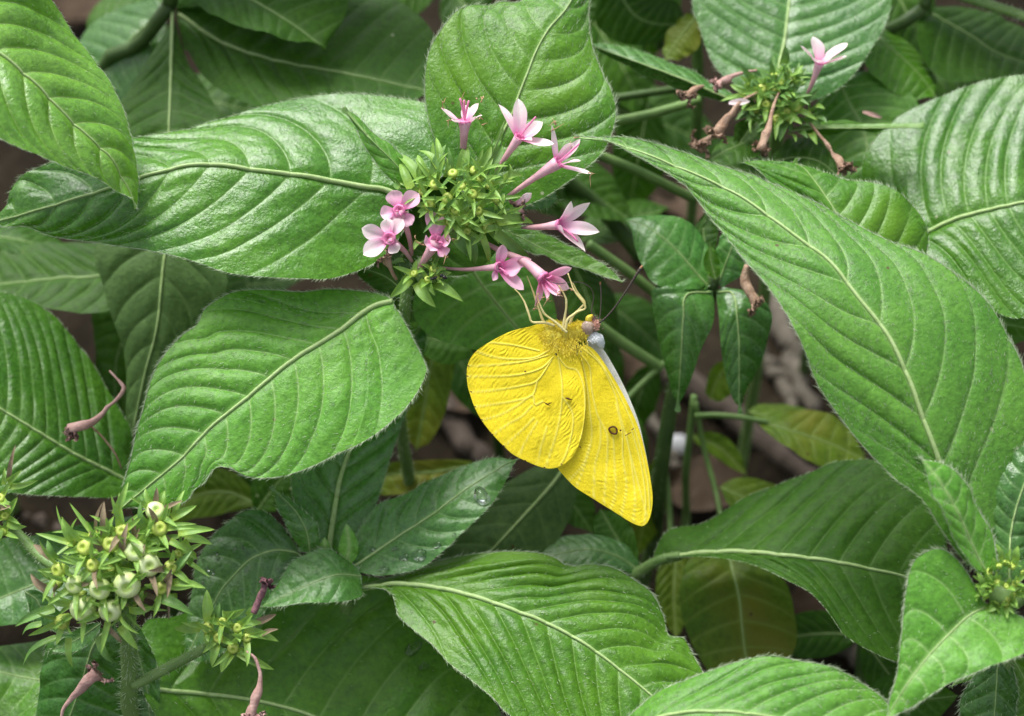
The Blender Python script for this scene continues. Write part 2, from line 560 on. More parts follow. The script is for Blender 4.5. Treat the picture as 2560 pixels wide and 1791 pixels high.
    lo_data = dict(V=V, N=N, nu=nu, nw=nw)
    return lo, lo_data


def leaf2(plant, mid, wl, wr, d, **k):
    """leaf given by midrib pixels and half widths (px) left / right of it"""
    m = crv(mid, 40)
    T = nrm(np.gradient(m, axis=0)); Nn = np.stack([T[:, 1], -T[:, 0]], 1)
    u = np.linspace(0, 1, 40)
    prof = (np.sin(np.pi * u ** 0.82) ** 0.85)
    prof = prof * np.clip((1 - u) * 5, 0, 1) ** 0.3
    return leaf(plant, mid, (m + Nn * (wl * prof)[:, None])[::3], (m - Nn * (wr * prof)[:, None])[::3], d, **k)


def to_ground(x, y, d, lean=(0, 0)):
    p = at(x, y, d)
    return np.array([p[0] + lean[0], p[1] + lean[1], -0.3])


def stem(plant, pts, r, mat='stem', hair=0, name='stem', ground=None, sides=9, hlen=0.08):
    P = np.array([at(*p) for p in pts])
    if ground is not None:
        g = to_ground(*pts[-1], lean=ground)
        P = np.vstack([P, P[-1] * 0.5 + g * 0.5 + np.array([0.15, 0.1, 0]), g])
    P = crv(P, 26)
    r = np.interp(np.linspace(0, 1, 26), np.linspace(0, 1, len(r)), r) if np.ndim(r) else np.full(26, r)
    o = tube(name, P, r, M[mat], plant, sides)
    if hair:
        s = np.r_[0, np.cumsum(np.linalg.norm(np.diff(P, axis=0), axis=1))]
        k = int(s[-1] * hair)
        q = np.interp(rng.rand(k) * s[-1], s, np.arange(26)); i0 = np.clip(q.astype(int), 0, 24); f = (q - i0)[:, None]
        C = P[i0] * (1 - f) + P[i0 + 1] * f
        T = nrm(P[i0 + 1] - P[i0])
        a = nrm(np.cross(T, rng.normal(size=(k, 3))))
        Vh, Fh = hairs_geo(C + a * r[i0][:, None] * 0.9, a + 0.25 * rng.normal(size=(k, 3)), hlen * (0.5 + rng.rand(k)), 0.0060)
        mk('hairs', Vh, Fh, M['hair'], o, kind='stuff', smooth=False)
    return o


def sepal_geo(P0, P1, wd, face, bend=0.15, seed=0):
    ax = P1 - P0
    ln = np.linalg.norm(ax); ax = ax / ln
    face = face - ax * (face @ ax); face = nrm(face)
    sd = np.cross(ax, face)
    n = 9
    t = np.linspace(0, 1, n)
    prof = (0.75 + 0.9 * t) * (1 - t) ** 0.85
    prof = prof / prof.max()
    C = P0 + ax * (t * ln)[:, None] + face * (bend * ln * np.sin(np.pi * t))[:, None] - face * (bend * ln * 0.3 * t ** 3)[:, None]
    V = []
    for k, s in enumerate((-1, -0.5, 0, 0.5, 1)):
        V.append(C + sd * (s * wd * prof)[:, None] + face * ((abs(s) - 0.5) * wd * 0.55 * prof)[:, None])
    V = np.stack(V, 1).reshape(-1, 3)
    return V, grid_faces(n, 5), np.repeat(t, 5)


def sepal(parent, p0, p1, wpx, mat='sepal', bend=0.15, face=None, name='sepal'):
    P0, P1 = at(*p0), at(*p1)
    if face is None:
        face = -F_ + 0.5 * np.array([0, 0, 1]) + 0.5 * rng.normal(size=3)
    V, Fc, t = sepal_geo(P0, P1, wpx * 0.98 * PXCM, face, bend)
    return mk(name, V, Fc, M[mat], parent, attrs={'t': t})


def lathe(P, axis, prof, sides=14):
    """prof: list of (along, radius, t)"""
    axis = nrm(axis)
    a0 = nrm(np.cross(axis, np.array([0.2, 0.9, 0.37])))
    b0 = np.cross(axis, a0)
    an = np.linspace(0, 2 * math.pi, sides, endpoint=False)
    V = []; T = []
    for z, r, t in prof:
        V.append(P + axis * z + r * (np.cos(an)[:, None] * a0 + np.sin(an)[:, None] * b0)); T += [t] * sides
    Fc = []
    n = len(prof)
    for i in range(n - 1):
        for j in range(sides):
            k = (j + 1) % sides
            Fc.append([i * sides + j, i * sides + k, (i + 1) * sides + k, (i + 1) * sides + j])
    return np.vstack(V), Fc, np.array(T)


def calyx(plant, x, y, d, rpx, axis, n=5, lpx=60, mat='calyx', smat='sepal', wpx=9, spread=0.9, dry=0.0):
    """seed cup with its rim and pit, and the sepals that stand round it"""
    P = at(x, y, d); r = rpx * PXCM
    ax = nrm(axis)
    prof = [(-1.7 * r, 0.30 * r, 0), (-1.2 * r, 0.62 * r, 0.15), (-0.5 * r, 0.95 * r, 0.45), (-0.05 * r, 1.0 * r, 0.6), (0.22 * r, 0.84 * r, 0.72),
            (0.34 * r, 0.66 * r, 0.80), (0.38 * r, 0.50 * r, 0.86), (0.36 * r, 0.38 * r, 0.93), (0.31 * r, 0.27 * r, 1.0), (0.27 * r, 0.17 * r, 1.0), (0.22 * r, 0.08 * r, 1.0), (0.18 * r, 0.01 * r, 1.0)]
    V, Fc, t = lathe(P, ax, prof, 16)
    V = V + 0.012 * r * rng.normal(size=V.shape)
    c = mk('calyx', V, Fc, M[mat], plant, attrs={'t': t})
    a0 = nrm(np.cross(ax, np.array([0.3, 0.8, 0.5]))); b0 = np.cross(ax, a0)
    th = rng.rand() * 6.28
    for i in range(n):
        a = th + 2 * math.pi * (i + 0.4 * rng.rand()) / max(n, 1)
        rd = math.cos(a) * a0 + math.sin(a) * b0
        ln = lpx * PXCM * (0.6 + 0.9 * rng.rand())
        dr = nrm(ax * (1 - spread * 0.55 + 0.25 * rng.rand()) + rd * spread)
        P0 = P + rd * r * 0.85 - ax * 0.1 * r
        sm = 'sepal_dry' if rng.rand() < dry else smat
        Vs, Fs, ts = sepal_geo(P0, P0 + dr * ln, wpx * PXCM * (0.8 + 0.4 * rng.rand()), ax * 0.8 - rd * 0.6, 0.12 * rng.rand())
        mk('sepal', Vs, Fs, M[sm], c, attrs={'t': ts})
    return c


def petal_geo(P0, P1, w, up, recurve=0.12, n=11, m=7, seed=0, blunt=0.0):
    ax = P1 - P0; ln = np.linalg.norm(ax); ax = ax / ln
    up = nrm(up - ax * (up @ ax)); sd = np.cross(ax, up)
    t = np.linspace(0, 1, n)
    prof = (0.42 + 1.8 * t) * (1 - t ** (1.7 + blunt * 3)) ** 0.9
    prof /= prof.max()
    ph = seed * 1.7
    C = P0 + ax * (t * ln)[:, None] + up * (recurve * ln * (np.sin(np.pi * t * 0.9)))[:, None]
    s = np.linspace(-1, 1, m)
    V = C[:, None] + sd * (s[None, :, None] * (w * prof)[:, None, None])
    lift = (np.abs(s)[None, :] ** 1.5 * 0.28 - 0.14 * np.exp(-(s[None, :] / 0.25) ** 2)) * w * prof[:, None]
    lift = lift + 0.10 * w * np.sin(5 * t[:, None] + ph + 2 * s[None, :])
    V = V + up * lift[..., None]
    V[-1] = C[-1] + 0.12 * (V[-1] - C[-1])
    return V.reshape(-1, 3), grid_faces(n, m), np.repeat(t, m)


def flower(plant, path, axis, tips, wpx=17, mat='petal', tr=(5, 6, 9, 14), style=None, depths=None, blunt=0.0, scorch=0, mouth_r=10):
    """path: pixels+depth of the tube from base to mouth; tips: pixel (+depth offset) of each petal tip"""
    P = crv(np.array([at(*p) for p in path]), 16)
    ax = nrm(cv(*axis))
    f = tube('flower', P, [a * 0.86 * PXCM for a in tr], M['tube'], plant, 10, attrs_t=True)
    C = P[-1]; mr = mouth_r * PXCM
    x0, y0, d0 = path[-1]
    for i, tp in enumerate(tips):
        dz = tp[2] if len(tp) > 2 else None
        if dz is None:
            ox, oy = (tp[0] - x0) * PXCM, (y0 - tp[1]) * PXCM
            dz = float(np.clip(-(axis[0] * ox + axis[1] * oy) / (axis[2] if abs(axis[2]) > 0.25 else -0.25), -0.28, 0.28)) - 0.05
        T = at(tp[0], tp[1], d0 + dz)
        out = T - C; out = out - ax * (out @ ax) * 0.7
        P0 = C + nrm(out) * mr * 0.75 - ax * 0.01
        wp = (tp[3] if len(tp) > 3 else wpx) * (1.26 if blunt > 0 else 1.18)
        V, Fc, t = petal_geo(P0, T, wp * PXCM, ax, 0.10 - 0.16 * rng.rand(), seed=i + x0, blunt=blunt)
        mk('petal', V, Fc, M[mat], f, attrs={'t': t})
        if scorch and rng.rand() < scorch:
            g = Geo()
            for q in range(3):
                e = T + 0.04 * rng.normal(size=3)
                Vv, Fv = tube_geo(crv(np.array([e, e + 0.03 * rng.normal(size=3), e + 0.07 * rng.normal(size=3) + ax * 0.03]), 6), [0.012, 0.008, 0.003], 5)
                g.add(Vv, Fv)
            g.mk('scorched_tip', M['dry_edge'], f)
    # throat ring with its bristles
    prof = [(-0.10, mr * 0.55, 0), (-0.02, mr * 0.95, 0.2), (0.03, mr * 1.02, 0.5), (0.045, mr * 0.8, 0.7), (0.0, mr * 0.5, 0.9), (-0.08, mr * 0.2, 1), (-0.12, 0.002, 1)]
    V, Fc, t = lathe(C, ax, prof, 15)
    V = V + 0.006 * rng.normal(size=V.shape)
    th = mk('throat', V, Fc, M['throat'], f)
    k = 60
    a0 = nrm(np.cross(ax, np.array([0.3, 0.8, 0.5]))); b0 = np.cross(ax, a0)
    an = rng.rand(k) * 6.283
    rd = np.cos(an)[:, None] * a0 + np.sin(an)[:, None] * b0
    Vh, Fh = hairs_geo(C + rd * mr * (0.5 + 0.45 * rng.rand(k))[:, None], ax + 0.5 * rd * rng.normal(size=(k, 1)) + 0.3 * rng.normal(size=(k, 3)), 0.05 + 0.05 * rng.rand(k), 0.005)
    g = Geo(); g.add(Vh, Fh)
    mk('throat_hairs', Vh, Fh, M['petal'], f, kind='stuff', smooth=False)
    if style:
        for sx, sy in style:
            T = at(sx, sy, d0 - 0.12)
            tube('style', crv(np.array([C, (C + T) / 2 + ax * 0.04, T]), 8), [0.014, 0.013, 0.02, 0.016], M['throat'], f, 6)
    return f


def withered(plant, pts, r, mat='dry', end=1.0, seed=0, name='withered_flower', top=None):
    """dried corolla: thin tube that widens to a crumpled mouth"""
    P = crv(np.array([at(*p) for p in pts]), 20)
    V, Fc = tube_geo(P, [q * PXCM for q in r], 9)
    n = np.stack([vnoise(V[:, 0] * 9 + seed, V[:, 2] * 9), vnoise(V[:, 1] * 9 + 5, V[:, 0] * 9 + seed), vnoise(V[:, 2] * 9, V[:, 1] * 9 + seed)], 1)
    tt = np.repeat(np.linspace(0, 1, 20), 9)[:, None]
    V = V + n * 0.12 * tt * end
    if plant is None:
        o = mk(name, V, Fc, M[mat])
    else:
        o = mk(name, V, Fc, M[mat], plant)
    dirv = nrm(P[-1] - P[-4])
    re = r[-1] * PXCM
    for i in range(5):
        a = nrm(rng.normal(size=3)); a = nrm(a - dirv * (a @ dirv))
        b = nrm(np.cross(dirv, a))
        c = P[-1] + a * re * 0.7 - dirv * re * 0.3
        tip = c + nrm(a * 0.8 + dirv * rng.uniform(-0.6, 0.9)) * re * rng.uniform(1.3, 2.3)
        Vp, Fp, t = petal_geo(c, tip, re * 0.55, dirv, rng.uniform(-0.5, 0.6), seed=i * 3.1)
        Vp = Vp + 0.025 * rng.normal(size=Vp.shape)
        mk('petal', Vp, Fp, M[mat], o)
    return o


def drop(x, y, d, rx, ry, label, N=None, h=0.5, ang=0.0, group=None):
    """water drop resting on a leaf, its flat side on the blade"""
    P = at(x, y, d)
    N = nrm(N if N is not None else (-F_ + np.array([0, 0, 0.3])))
    a = nrm(np.cross(np.array([0.0, 0, 1.0]), N)); b = np.cross(N, a)
    ca, sa = math.cos(ang), math.sin(ang)
    a, b = ca * a + sa * b, -sa * a + ca * b
    V = []; n, m = 12, 24
    for i in range(n):
        t = i / (n - 1) * math.pi / 2
        for j in range(m):
            q = j / m * 2 * math.pi
            k = 1 + 0.10 * math.sin(2 * q + x) + 0.07 * math.sin(3 * q + y)
            V.append(P + a * (rx * PXCM * k * math.cos(t) * math.cos(q)) + b * (ry * PXCM * k * math.cos(t) * math.sin(q)) + N * (h * min(rx, ry) * PXCM * math.sin(t)))
    Fc = [[i * m + j, i * m + (j + 1) % m, (i + 1) * m + (j + 1) % m, (i + 1) * m + j] for i in range(n - 1) for j in range(m)]
    Fc.append(list(range(m))[::-1])
    return tag(mk('water_drop', V, Fc, M['water']), label, 'water drop', group)


def plant(name, x, y, d, label, cat='plant', group=None, lean=(0, 0)):
    return empty(name, to_ground(x, y, d, lean) + np.array([0, 0, 0.3]), label, cat, group)


def leaf_point(ld, u, v):
    i = int(u * (ld['nu'] - 1)); j = int((v + 1) / 2 * (2 * ld['nw']))
    return ld['V'][i, j], ld['N'][i, j]


def drop_on(ld, u, v, rx, ry, label, h=0.5, ang=0.0, group=None):
    P, N = leaf_point(ld, u, v)
    q = P - CAM
    z = q @ F_
    x = 1280 + (q @ R_) / (PXCM * z / DIST); y = 895.5 - (q @ U_) / (PXCM * z / DIST)
    # sink the flat underside a little into the blade
    return drop(x, y, z - DIST + 0.004, rx, ry, label, N, h, ang, group)


def nearest_uv(ld, x, y):
    q = ld['V'] - CAM
    z = q @ F_
    X = 1280 + (q @ R_) / (PXCM * z / DIST); Y = 895.5 - (q @ U_) / (PXCM * z / DIST)
    k = np.argmin((X - x) ** 2 + (Y - y) ** 2)
    i, j = np.unravel_index(k, X.shape)
    return i / (ld['nu'] - 1), j / (2 * ld['nw']) * 2 - 1


def drop_px(ld, x, y, rx, ry, label, h=0.5, ang=0.0, group=None):
    u, v = nearest_uv(ld, x, y)
    return drop_on(ld, u, v, rx, ry, label, h, ang, group)


m_, t_ = newmat('water')
p_ = t_.nodes.new('ShaderNodeBsdfPrincipled')
p_.inputs['Base Color'].default_value = (1, 1, 1, 1)
p_.inputs['Roughness'].default_value = 0.02
p_.inputs['IOR'].default_value = 1.33
p_.inputs['Transmission Weight'].default_value = 1.0
finish(t_, p_)
M['water'] = m_

# ------------------------------------------------------------------ ground
m, t = newmat('soil')
co = coords(t)
na = noise(t, 0.5, 5, 0.6, co); nb = noise(t, 3.5, 6, 0.7, co)
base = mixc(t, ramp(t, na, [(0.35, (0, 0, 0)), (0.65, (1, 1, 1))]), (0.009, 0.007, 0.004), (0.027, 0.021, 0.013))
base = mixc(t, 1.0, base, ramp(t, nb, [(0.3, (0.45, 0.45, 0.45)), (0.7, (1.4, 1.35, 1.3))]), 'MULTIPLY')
p = t.nodes.new('ShaderNodeBsdfPrincipled')
t.links.new(base, p.inputs['Base Color'])
p.inputs['Roughness'].default_value = 0.95
p.inputs['Specular IOR Level'].default_value = 0.08
bump(t, nb, 0.8, 0.25, p)
finish(t, p)
M['soil'] = m
gx = np.unique(np.concatenate([np.linspace(-1500, -40, 14), np.linspace(-40, 40, 121), np.linspace(40, 1500, 14)]))
gy = np.unique(np.concatenate([np.linspace(-1500, -30, 14), np.linspace(-30, 60, 131), np.linspace(60, 1500, 14)]))
GX, GY = np.meshgrid(gx, gy, indexing='ij')
near = np.exp(-(GX / 45) ** 2 - ((GY - 12) / 50) ** 2)
GZ = near * (0.9 * vnoise(GX * 0.25, GY * 0.25) + 0.5 * vnoise(GX * 0.8 + 9, GY * 0.8) + 0.25 * vnoise(GX * 1.5, GY * 1.5 + 4)) - 0.15
o = mk('ground', np.stack([GX, GY, GZ], -1), grid_faces(len(gx), len(gy)), M['soil'])
o['kind'] = 'structure'

M['bark'] = simple('bark_brown', (0.040, 0.030, 0.022), (0.085, 0.066, 0.052), 2.5, 0.8, 0.2, bstr=0.8, bdist=0.08)
M['bark_grey'] = simple('bark_grey', (0.060, 0.051, 0.038), (0.115, 0.10, 0.078), 2.5, 0.8, 0.2, bstr=0.8, bdist=0.08)
M['litter'] = simple('dead_leaf_brown', (0.045, 0.030, 0.019), (0.090, 0.064, 0.044), 1.5, 0.8, 0.08, 0.15, bstr=0.5, bdist=0.06)
M['stone'] = simple('pale_pebble', (0.30, 0.30, 0.31), (0.42, 0.42, 0.43), 2.0, 0.6, 0.4, bstr=0.3)

# twigs and litter, set on the soil
def gpt(x, y, up=0.0):
    """where the pixel's line of sight meets the soil, raised by up"""
    a = at(x, y, 0.0); v = a - CAM
    s = (up - CAM[2]) / v[2]
    return CAM + v * s


for pts, r, mt, lab in (
    ([(1690, 930), (1850, 1060), (2080, 1240)], (0.36, 0.30, 0.22), 'bark', 'thick brown twig lying on soil behind the dark hanging leaves'),
    ([(1930, 740), (1975, 870), (2035, 1030)], (0.30, 0.28, 0.20), 'bark_grey', 'grey upright stick beside the big furry leaf on the right'),
    ([(1880, 860), (1950, 960), (1985, 1030)], (0.20, 0.2, 0.15), 'bark_grey', 'shorter pale stick lying left of the grey upright stick'),
    ([(1100, 1000), (1180, 1120), (1280, 1200)], (0.34, 0.28, 0.2), 'bark', 'brown woody twig in the gap left of the butterfly'),
    ([(2100, 1560), (2170, 1640), (2210, 1740)], (0.5, 0.42, 0.36), 'bark_grey', 'pale broken branch on soil above the bottom leaf'),
    ([(1560, 1000), (1640, 1060), (1700, 1180)], (0.16, 0.14, 0.1), 'bark_grey', 'thin grey twig under the stem right of the butterfly'),
    ([(70, 1290), (150, 1330), (230, 1400)], (0.16, 0.14, 0.1), 'bark', 'thin brown twig in the dark gap above the seed head'),
):
    P = [gpt(x, y, r[0] * 0.8) for x, y in pts]
    P = crv(np.array(P), 18) + 0.06 * rng.normal(size=(18, 3))
    tag(tube('twig', P, r, M[mt], None, 9), lab, 'twig', 'twigs on the soil')

for x, y, s, a, lab in (
    (1150, 1010, 1.5, 0.3, 'curled brown dead leaf in the dark gap left of the butterfly'),
    (1590, 900, 1.2, 1.3, 'small brown dead leaf on soil right of the butterfly'),
    (1700, 520, 1.6, 2.0, 'tan dead leaf on soil below the top right flower head'),
    (1620, 620, 1.0, 0.8, 'brown leaf scrap on soil above the dark shoot'),
    (1760, 1240, 1.7, 2.6, 'dull brown dead leaf on soil beside the yellowish petiole'),
    (2060, 1560, 1.6, 0.2, 'pale brown dead leaf under the dark spreading leaf'),
    (230, 40, 3.0, 0.9, 'large brown dead leaf on soil at the top left'),
    (560, 215, 1.6, 2.2, 'pinkish brown dead leaf seen between the top left leaves'),
    (2480, 150, 2.2, 0.5, 'brown dead leaf in the shade at the top right'),
):
    C = gpt(x, y, 0.25)
    uu, vv = np.meshgrid(np.linspace(0, 1, 14), np.linspace(-1, 1, 9), indexing='ij')
    ln = s * 1.3; wd = s * 0.5 * np.sin(np.pi * uu) ** 0.8
    lx = (uu - 0.5) * ln; ly = vv * wd
    X = lx * math.cos(a) - ly * math.sin(a); Y = lx * math.sin(a) + ly * math.cos(a)
    Z = 0.22 * np.abs(vv) ** 1.5 * s + 0.5 * vnoise(lx * 1.3 + x, ly * 1.3 + y) + 0.12 * s * np.sin(uu * 4)
    tag(mk('dead_leaf', np.stack([C[0] + X, C[1] + Y, C[2] + Z], -1), grid_faces(14, 9), M['litter']), lab, 'dead leaf', 'dead leaves on the soil')

C = gpt(1686, 1112, 0.1)
an = np.linspace(0, 2 * math.pi, 18, endpoint=False)
V = []; nlat = 9
for i in range(nlat):
    th = math.pi * i / (nlat - 1)
    for q in an:
        k = 1 + 0.14 * math.sin(2 * q + th * 2) + 0.08 * math.sin(3 * q)
        V.append(C + np.array([0.36 * k * math.sin(th) * math.cos(q), 0.33 * k * math.sin(th) * math.sin(q), 0.24 * math.cos(th)]))
Fc = [[i * 18 + j, i * 18 + (j + 1) % 18, (i + 1) * 18 + (j + 1) % 18, (i + 1) * 18 + j] for i in range(nlat - 1) for j in range(18)]
tag(mk('pebble', V, Fc, M['stone']), 'white pebble on soil right of the butterfly wing', 'pebble')

# ------------------------------------------------------------------ background plants
HB = dict(nu=70, nw=18)

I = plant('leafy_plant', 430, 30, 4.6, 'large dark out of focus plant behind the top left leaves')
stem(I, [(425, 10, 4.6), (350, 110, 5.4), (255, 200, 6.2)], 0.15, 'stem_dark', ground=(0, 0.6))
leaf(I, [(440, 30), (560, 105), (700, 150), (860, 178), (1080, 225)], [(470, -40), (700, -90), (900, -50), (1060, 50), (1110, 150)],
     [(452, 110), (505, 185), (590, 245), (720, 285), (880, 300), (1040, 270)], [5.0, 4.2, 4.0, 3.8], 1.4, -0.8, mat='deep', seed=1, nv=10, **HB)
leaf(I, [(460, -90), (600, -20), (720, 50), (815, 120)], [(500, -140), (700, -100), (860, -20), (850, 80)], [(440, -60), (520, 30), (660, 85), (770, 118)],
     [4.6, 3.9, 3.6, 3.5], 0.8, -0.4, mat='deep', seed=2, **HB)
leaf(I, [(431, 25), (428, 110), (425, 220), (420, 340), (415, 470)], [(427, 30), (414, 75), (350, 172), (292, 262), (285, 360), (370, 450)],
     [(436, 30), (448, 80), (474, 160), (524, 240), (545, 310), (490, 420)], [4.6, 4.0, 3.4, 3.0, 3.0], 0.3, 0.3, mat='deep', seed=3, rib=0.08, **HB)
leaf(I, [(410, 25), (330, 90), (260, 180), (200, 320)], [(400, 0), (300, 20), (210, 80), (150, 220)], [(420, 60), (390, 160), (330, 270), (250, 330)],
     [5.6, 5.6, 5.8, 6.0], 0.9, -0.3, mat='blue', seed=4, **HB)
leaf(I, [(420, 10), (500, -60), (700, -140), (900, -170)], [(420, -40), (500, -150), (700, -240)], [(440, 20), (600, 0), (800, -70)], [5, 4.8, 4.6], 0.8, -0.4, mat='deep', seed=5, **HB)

H = plant('leafy_plant', 380, 1330, 3.2, 'plant with two opposite broad glossy leaves at the left edge')
stem(H, [(330, 1205, 2.5), (360, 1330, 3.4)], (0.11, 0.14), 'stem_dark', ground=(0, 0.2))
L6, L6d = leaf(H, [(322, 1203), (298, 1188), (196, 1137), (98, 1078), (0, 1019), (-150, 930)],
     [(326, 1195), (290, 1243), (196, 1241), (59, 1234), (-50, 1215), (-140, 1110)],
     [(325, 1190), (326, 1086), (306, 1047), (275, 996), (243, 941), (212, 894), (177, 847), (145, 804), (98, 764), (39, 737), (-40, 735), (-130, 830)],
     [2.5, 2.0, 1.7, 1.5, 1.6], -0.35, 1.2, mat='gloss', seed=6, amp=1.3, nv=14, nu=120, nw=34, rib=0.085, hair=25, ehair=35, hlen=0.06, slant=0.34)
leaf(H, [(355, 1290), (250, 1380), (130, 1440), (0, 1494), (-80, 1530)], [(340, 1290), (200, 1310), (80, 1340), (0, 1347), (-60, 1400)],
     [(355, 1310), (280, 1450), (150, 1530), (60, 1556), (-40, 1570)], [2.7, 2.2, 1.9, 1.8], 0.4, -0.3, mat='blue', seed=7, rib=0.07, **HB)

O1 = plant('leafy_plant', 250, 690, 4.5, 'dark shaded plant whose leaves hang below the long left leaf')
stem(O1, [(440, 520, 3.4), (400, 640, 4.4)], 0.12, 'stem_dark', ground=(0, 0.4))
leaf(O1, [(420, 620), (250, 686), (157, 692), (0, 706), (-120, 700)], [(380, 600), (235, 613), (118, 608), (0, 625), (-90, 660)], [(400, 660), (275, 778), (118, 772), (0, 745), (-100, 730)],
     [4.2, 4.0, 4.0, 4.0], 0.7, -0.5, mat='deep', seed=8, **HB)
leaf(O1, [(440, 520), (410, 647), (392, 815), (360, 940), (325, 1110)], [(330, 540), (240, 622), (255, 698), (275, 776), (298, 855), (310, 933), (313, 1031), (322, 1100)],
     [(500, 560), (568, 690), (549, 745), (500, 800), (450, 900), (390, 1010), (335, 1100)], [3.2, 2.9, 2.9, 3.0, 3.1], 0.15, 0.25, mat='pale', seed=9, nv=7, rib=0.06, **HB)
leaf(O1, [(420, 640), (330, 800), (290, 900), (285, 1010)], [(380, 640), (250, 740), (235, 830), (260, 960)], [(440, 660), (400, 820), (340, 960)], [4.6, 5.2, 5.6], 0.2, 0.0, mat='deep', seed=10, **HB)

K = plant('leafy_plant', 1800, 1190, 6.0, 'out of focus plant with yellowing leaves on thin stalks, low right of butterfly')
stem(K, [(1738, 1004, 5.2), (1760, 1120, 5.6), (1790, 1230, 5.4), (1805, 1310, 4.8)], 0.055, 'stem', name='leaf_stalk')
leaf(K, [(1805, 1290), (1829, 1412), (1848, 1494), (1858, 1592), (1880, 1750)], [(1795, 1300), (1715, 1412), (1699, 1514), (1731, 1612), (1790, 1710)],
     [(1815, 1300), (1911, 1408), (1966, 1459), (1986, 1534), (1989, 1612), (1940, 1710)], [4.8, 3.8, 3.5, 3.4], 0.1, 0.15, mat='olive', seed=11, nv=7, **HB)
stem(K, [(1738, 1040, 5.2), (1790, 1038, 5.0), (1850, 1043, 4.9), (1920, 1055, 4.8)], (0.06, 0.05), 'stem', name='leaf_stalk')
leaf(K, [(1880, 1046), (1960, 1068), (2060, 1100), (2170, 1150)], [(1890, 1040), (1993, 1025), (2072, 1035), (2140, 1085)], [(1890, 1055), (1974, 1121), (2052, 1165), (2130, 1165)],
     [4.9, 4.6, 4.6, 4.7], 0.4, -0.3, mat='olive', seed=12, nv=6, **HB)
stem(K, [(1735, 990, 5.2), (1715, 1180, 6.2)], (0.07, 0.10), 'stem', ground=(0, 0.3))
leaf(K, [(1700, 1330), (1690, 1400), (1685, 1490), (1690, 1600)], [(1690, 1330), (1650, 1400), (1640, 1500), (1680, 1590)], [(1710, 1330), (1725, 1400), (1722, 1520), (1695, 1600)], [4.9, 4.6, 4.4], mat='olive', seed=13, **HB)
leaf2(K, [(1730, 1090), (1800, 1120), (1870, 1190)], 30, 26, [6.0, 6.2], mat='olive', seed=14, **HB)
leaf(K, [(1845, 900), (1800, 940), (1775, 1000)], [(1830, 890), (1780, 920), (1760, 990)], [(1850, 910), (1830, 980), (1790, 1010)], [5.6, 6.0], mat='olive', seed=15, **HB)

N_ = plant('leafy_plant', 2250, 60, 5.4, 'dark background plant with hairy stems in the top right corner')
stem(N_, [(2310, 20, 4.8), (2270, 50, 5.0), (2217, 80, 5.2), (2150, 140, 5.8)], 0.13, 'stem_dark', ground=(0, 0.5))
stem(N_, [(2640, 90, 3.6), (2560, 42, 3.8), (2480, 15, 4.2), (2380, -20, 4.7)], (0.09, 0.11), 'stem', hair=60, name='branch')
leaf(N_, [(2330, 30), (2420, 80), (2500, 130), (2620, 170)], [(2330, 20), (2440, 25), (2540, 60), (2610, 110)], [(2290, 50), (2300, 130), (2360, 196), (2470, 200), (2590, 195)],
     [5.0, 4.8, 4.8], 0.8, -0.6, mat='deep', seed=16, **HB)
leaf(N_, [(2150, 60), (2220, 110), (2290, 170), (2345, 240)], [(2150, 50), (2209, 76), (2270, 112), (2330, 175), (2350, 225)], [(2140, 80), (2160, 160), (2220, 220), (2300, 258)],
     [4.6, 4.4, 4.3], 0.5, -0.3, mat='leaf', seed=17, **HB)
leaf(N_, [(2090, 180), (2120, 250), (2160, 330), (2190, 480)], [(2080, 190), (2030, 300), (2040, 400), (2120, 470)], [(2100, 180), (2230, 190), (2300, 270), (2290, 380), (2220, 470)],
     [4.4, 3.9, 3.6, 3.5], 0.3, 0.3, mat='young', seed=18, **HB)
leaf(N_, [(1530, -60), (1580, 30), (1640, 60), (1720, 60)], [(1500, -40), (1490, 60), (1560, 110), (1650, 110)], [(1560, -60), (1640, -20), (1700, 10)], [5.2, 5.4, 5.6], 0.2, 0.2, mat='deep', seed=19, **HB)
leaf(N_, [(1740, 40), (1700, 90), (1660, 150)], [(1720, 30), (1670, 80), (1655, 140)], [(1755, 60), (1745, 120), (1690, 155)], [4.8, 4.8], 0.2, 0.0, mat='olive', seed=20, **HB)
stem(N_, [(1750, -30, 5.0), (1740, 80, 5.6), (1745, 240, 6.6)], 0.12, 'stem', ground=(0, 0.3), name='branch')
stem(N_, [(1640, -10, 6.0), (1650, 120, 6.6)], 0.1, 'stem_dark', name='branch')

J = plant('leafy_plant', 1600, 1460, 4.4, 'plant with a dark spreading leaf on an arched hairy stalk, lower right')
stem(J, [(1575, 1445, 3.0), (1640, 1405, 2.7), (1700, 1390, 2.5)], (0.11, 0.09), 'stem', hair=50, name='leaf_stalk')
leaf(J, [(1640, 1404), (1738, 1385), (1856, 1379), (1974, 1389), (2092, 1404), (2190, 1424), (2268, 1442), (2390, 1490)],
     [(1640, 1400), (1672, 1335), (1758, 1314), (1817, 1279), (1876, 1243), (1954, 1214), (2033, 1180), (2110, 1155), (2220, 1160), (2320, 1240), (2380, 1400)],
     [(1660, 1405), (1760, 1400), (1856, 1414), (1974, 1457), (2052, 1514), (2119, 1589), (2170, 1624), (2245, 1655), (2330, 1640), (2390, 1560)],
     [2.7, 2.3, 1.7, 1.3, 1.1, 1.2], 1.3, -0.7, mat='deep', seed=21, nv=10, nu=110, nw=30, rib=0.10, ehair=35, hair=8, hlen=0.06, slant=0.3)
leaf(J, [(1600, 1425), (1540, 1385), (1460, 1370), (1340, 1395)], [(1600, 1410), (1556, 1357), (1477, 1332), (1399, 1341), (1345, 1380)], [(1600, 1440), (1520, 1420), (1440, 1420), (1360, 1405)],
     [3.0, 2.8, 2.8], 0.4, -0.2, mat='blue', seed=22, **HB)
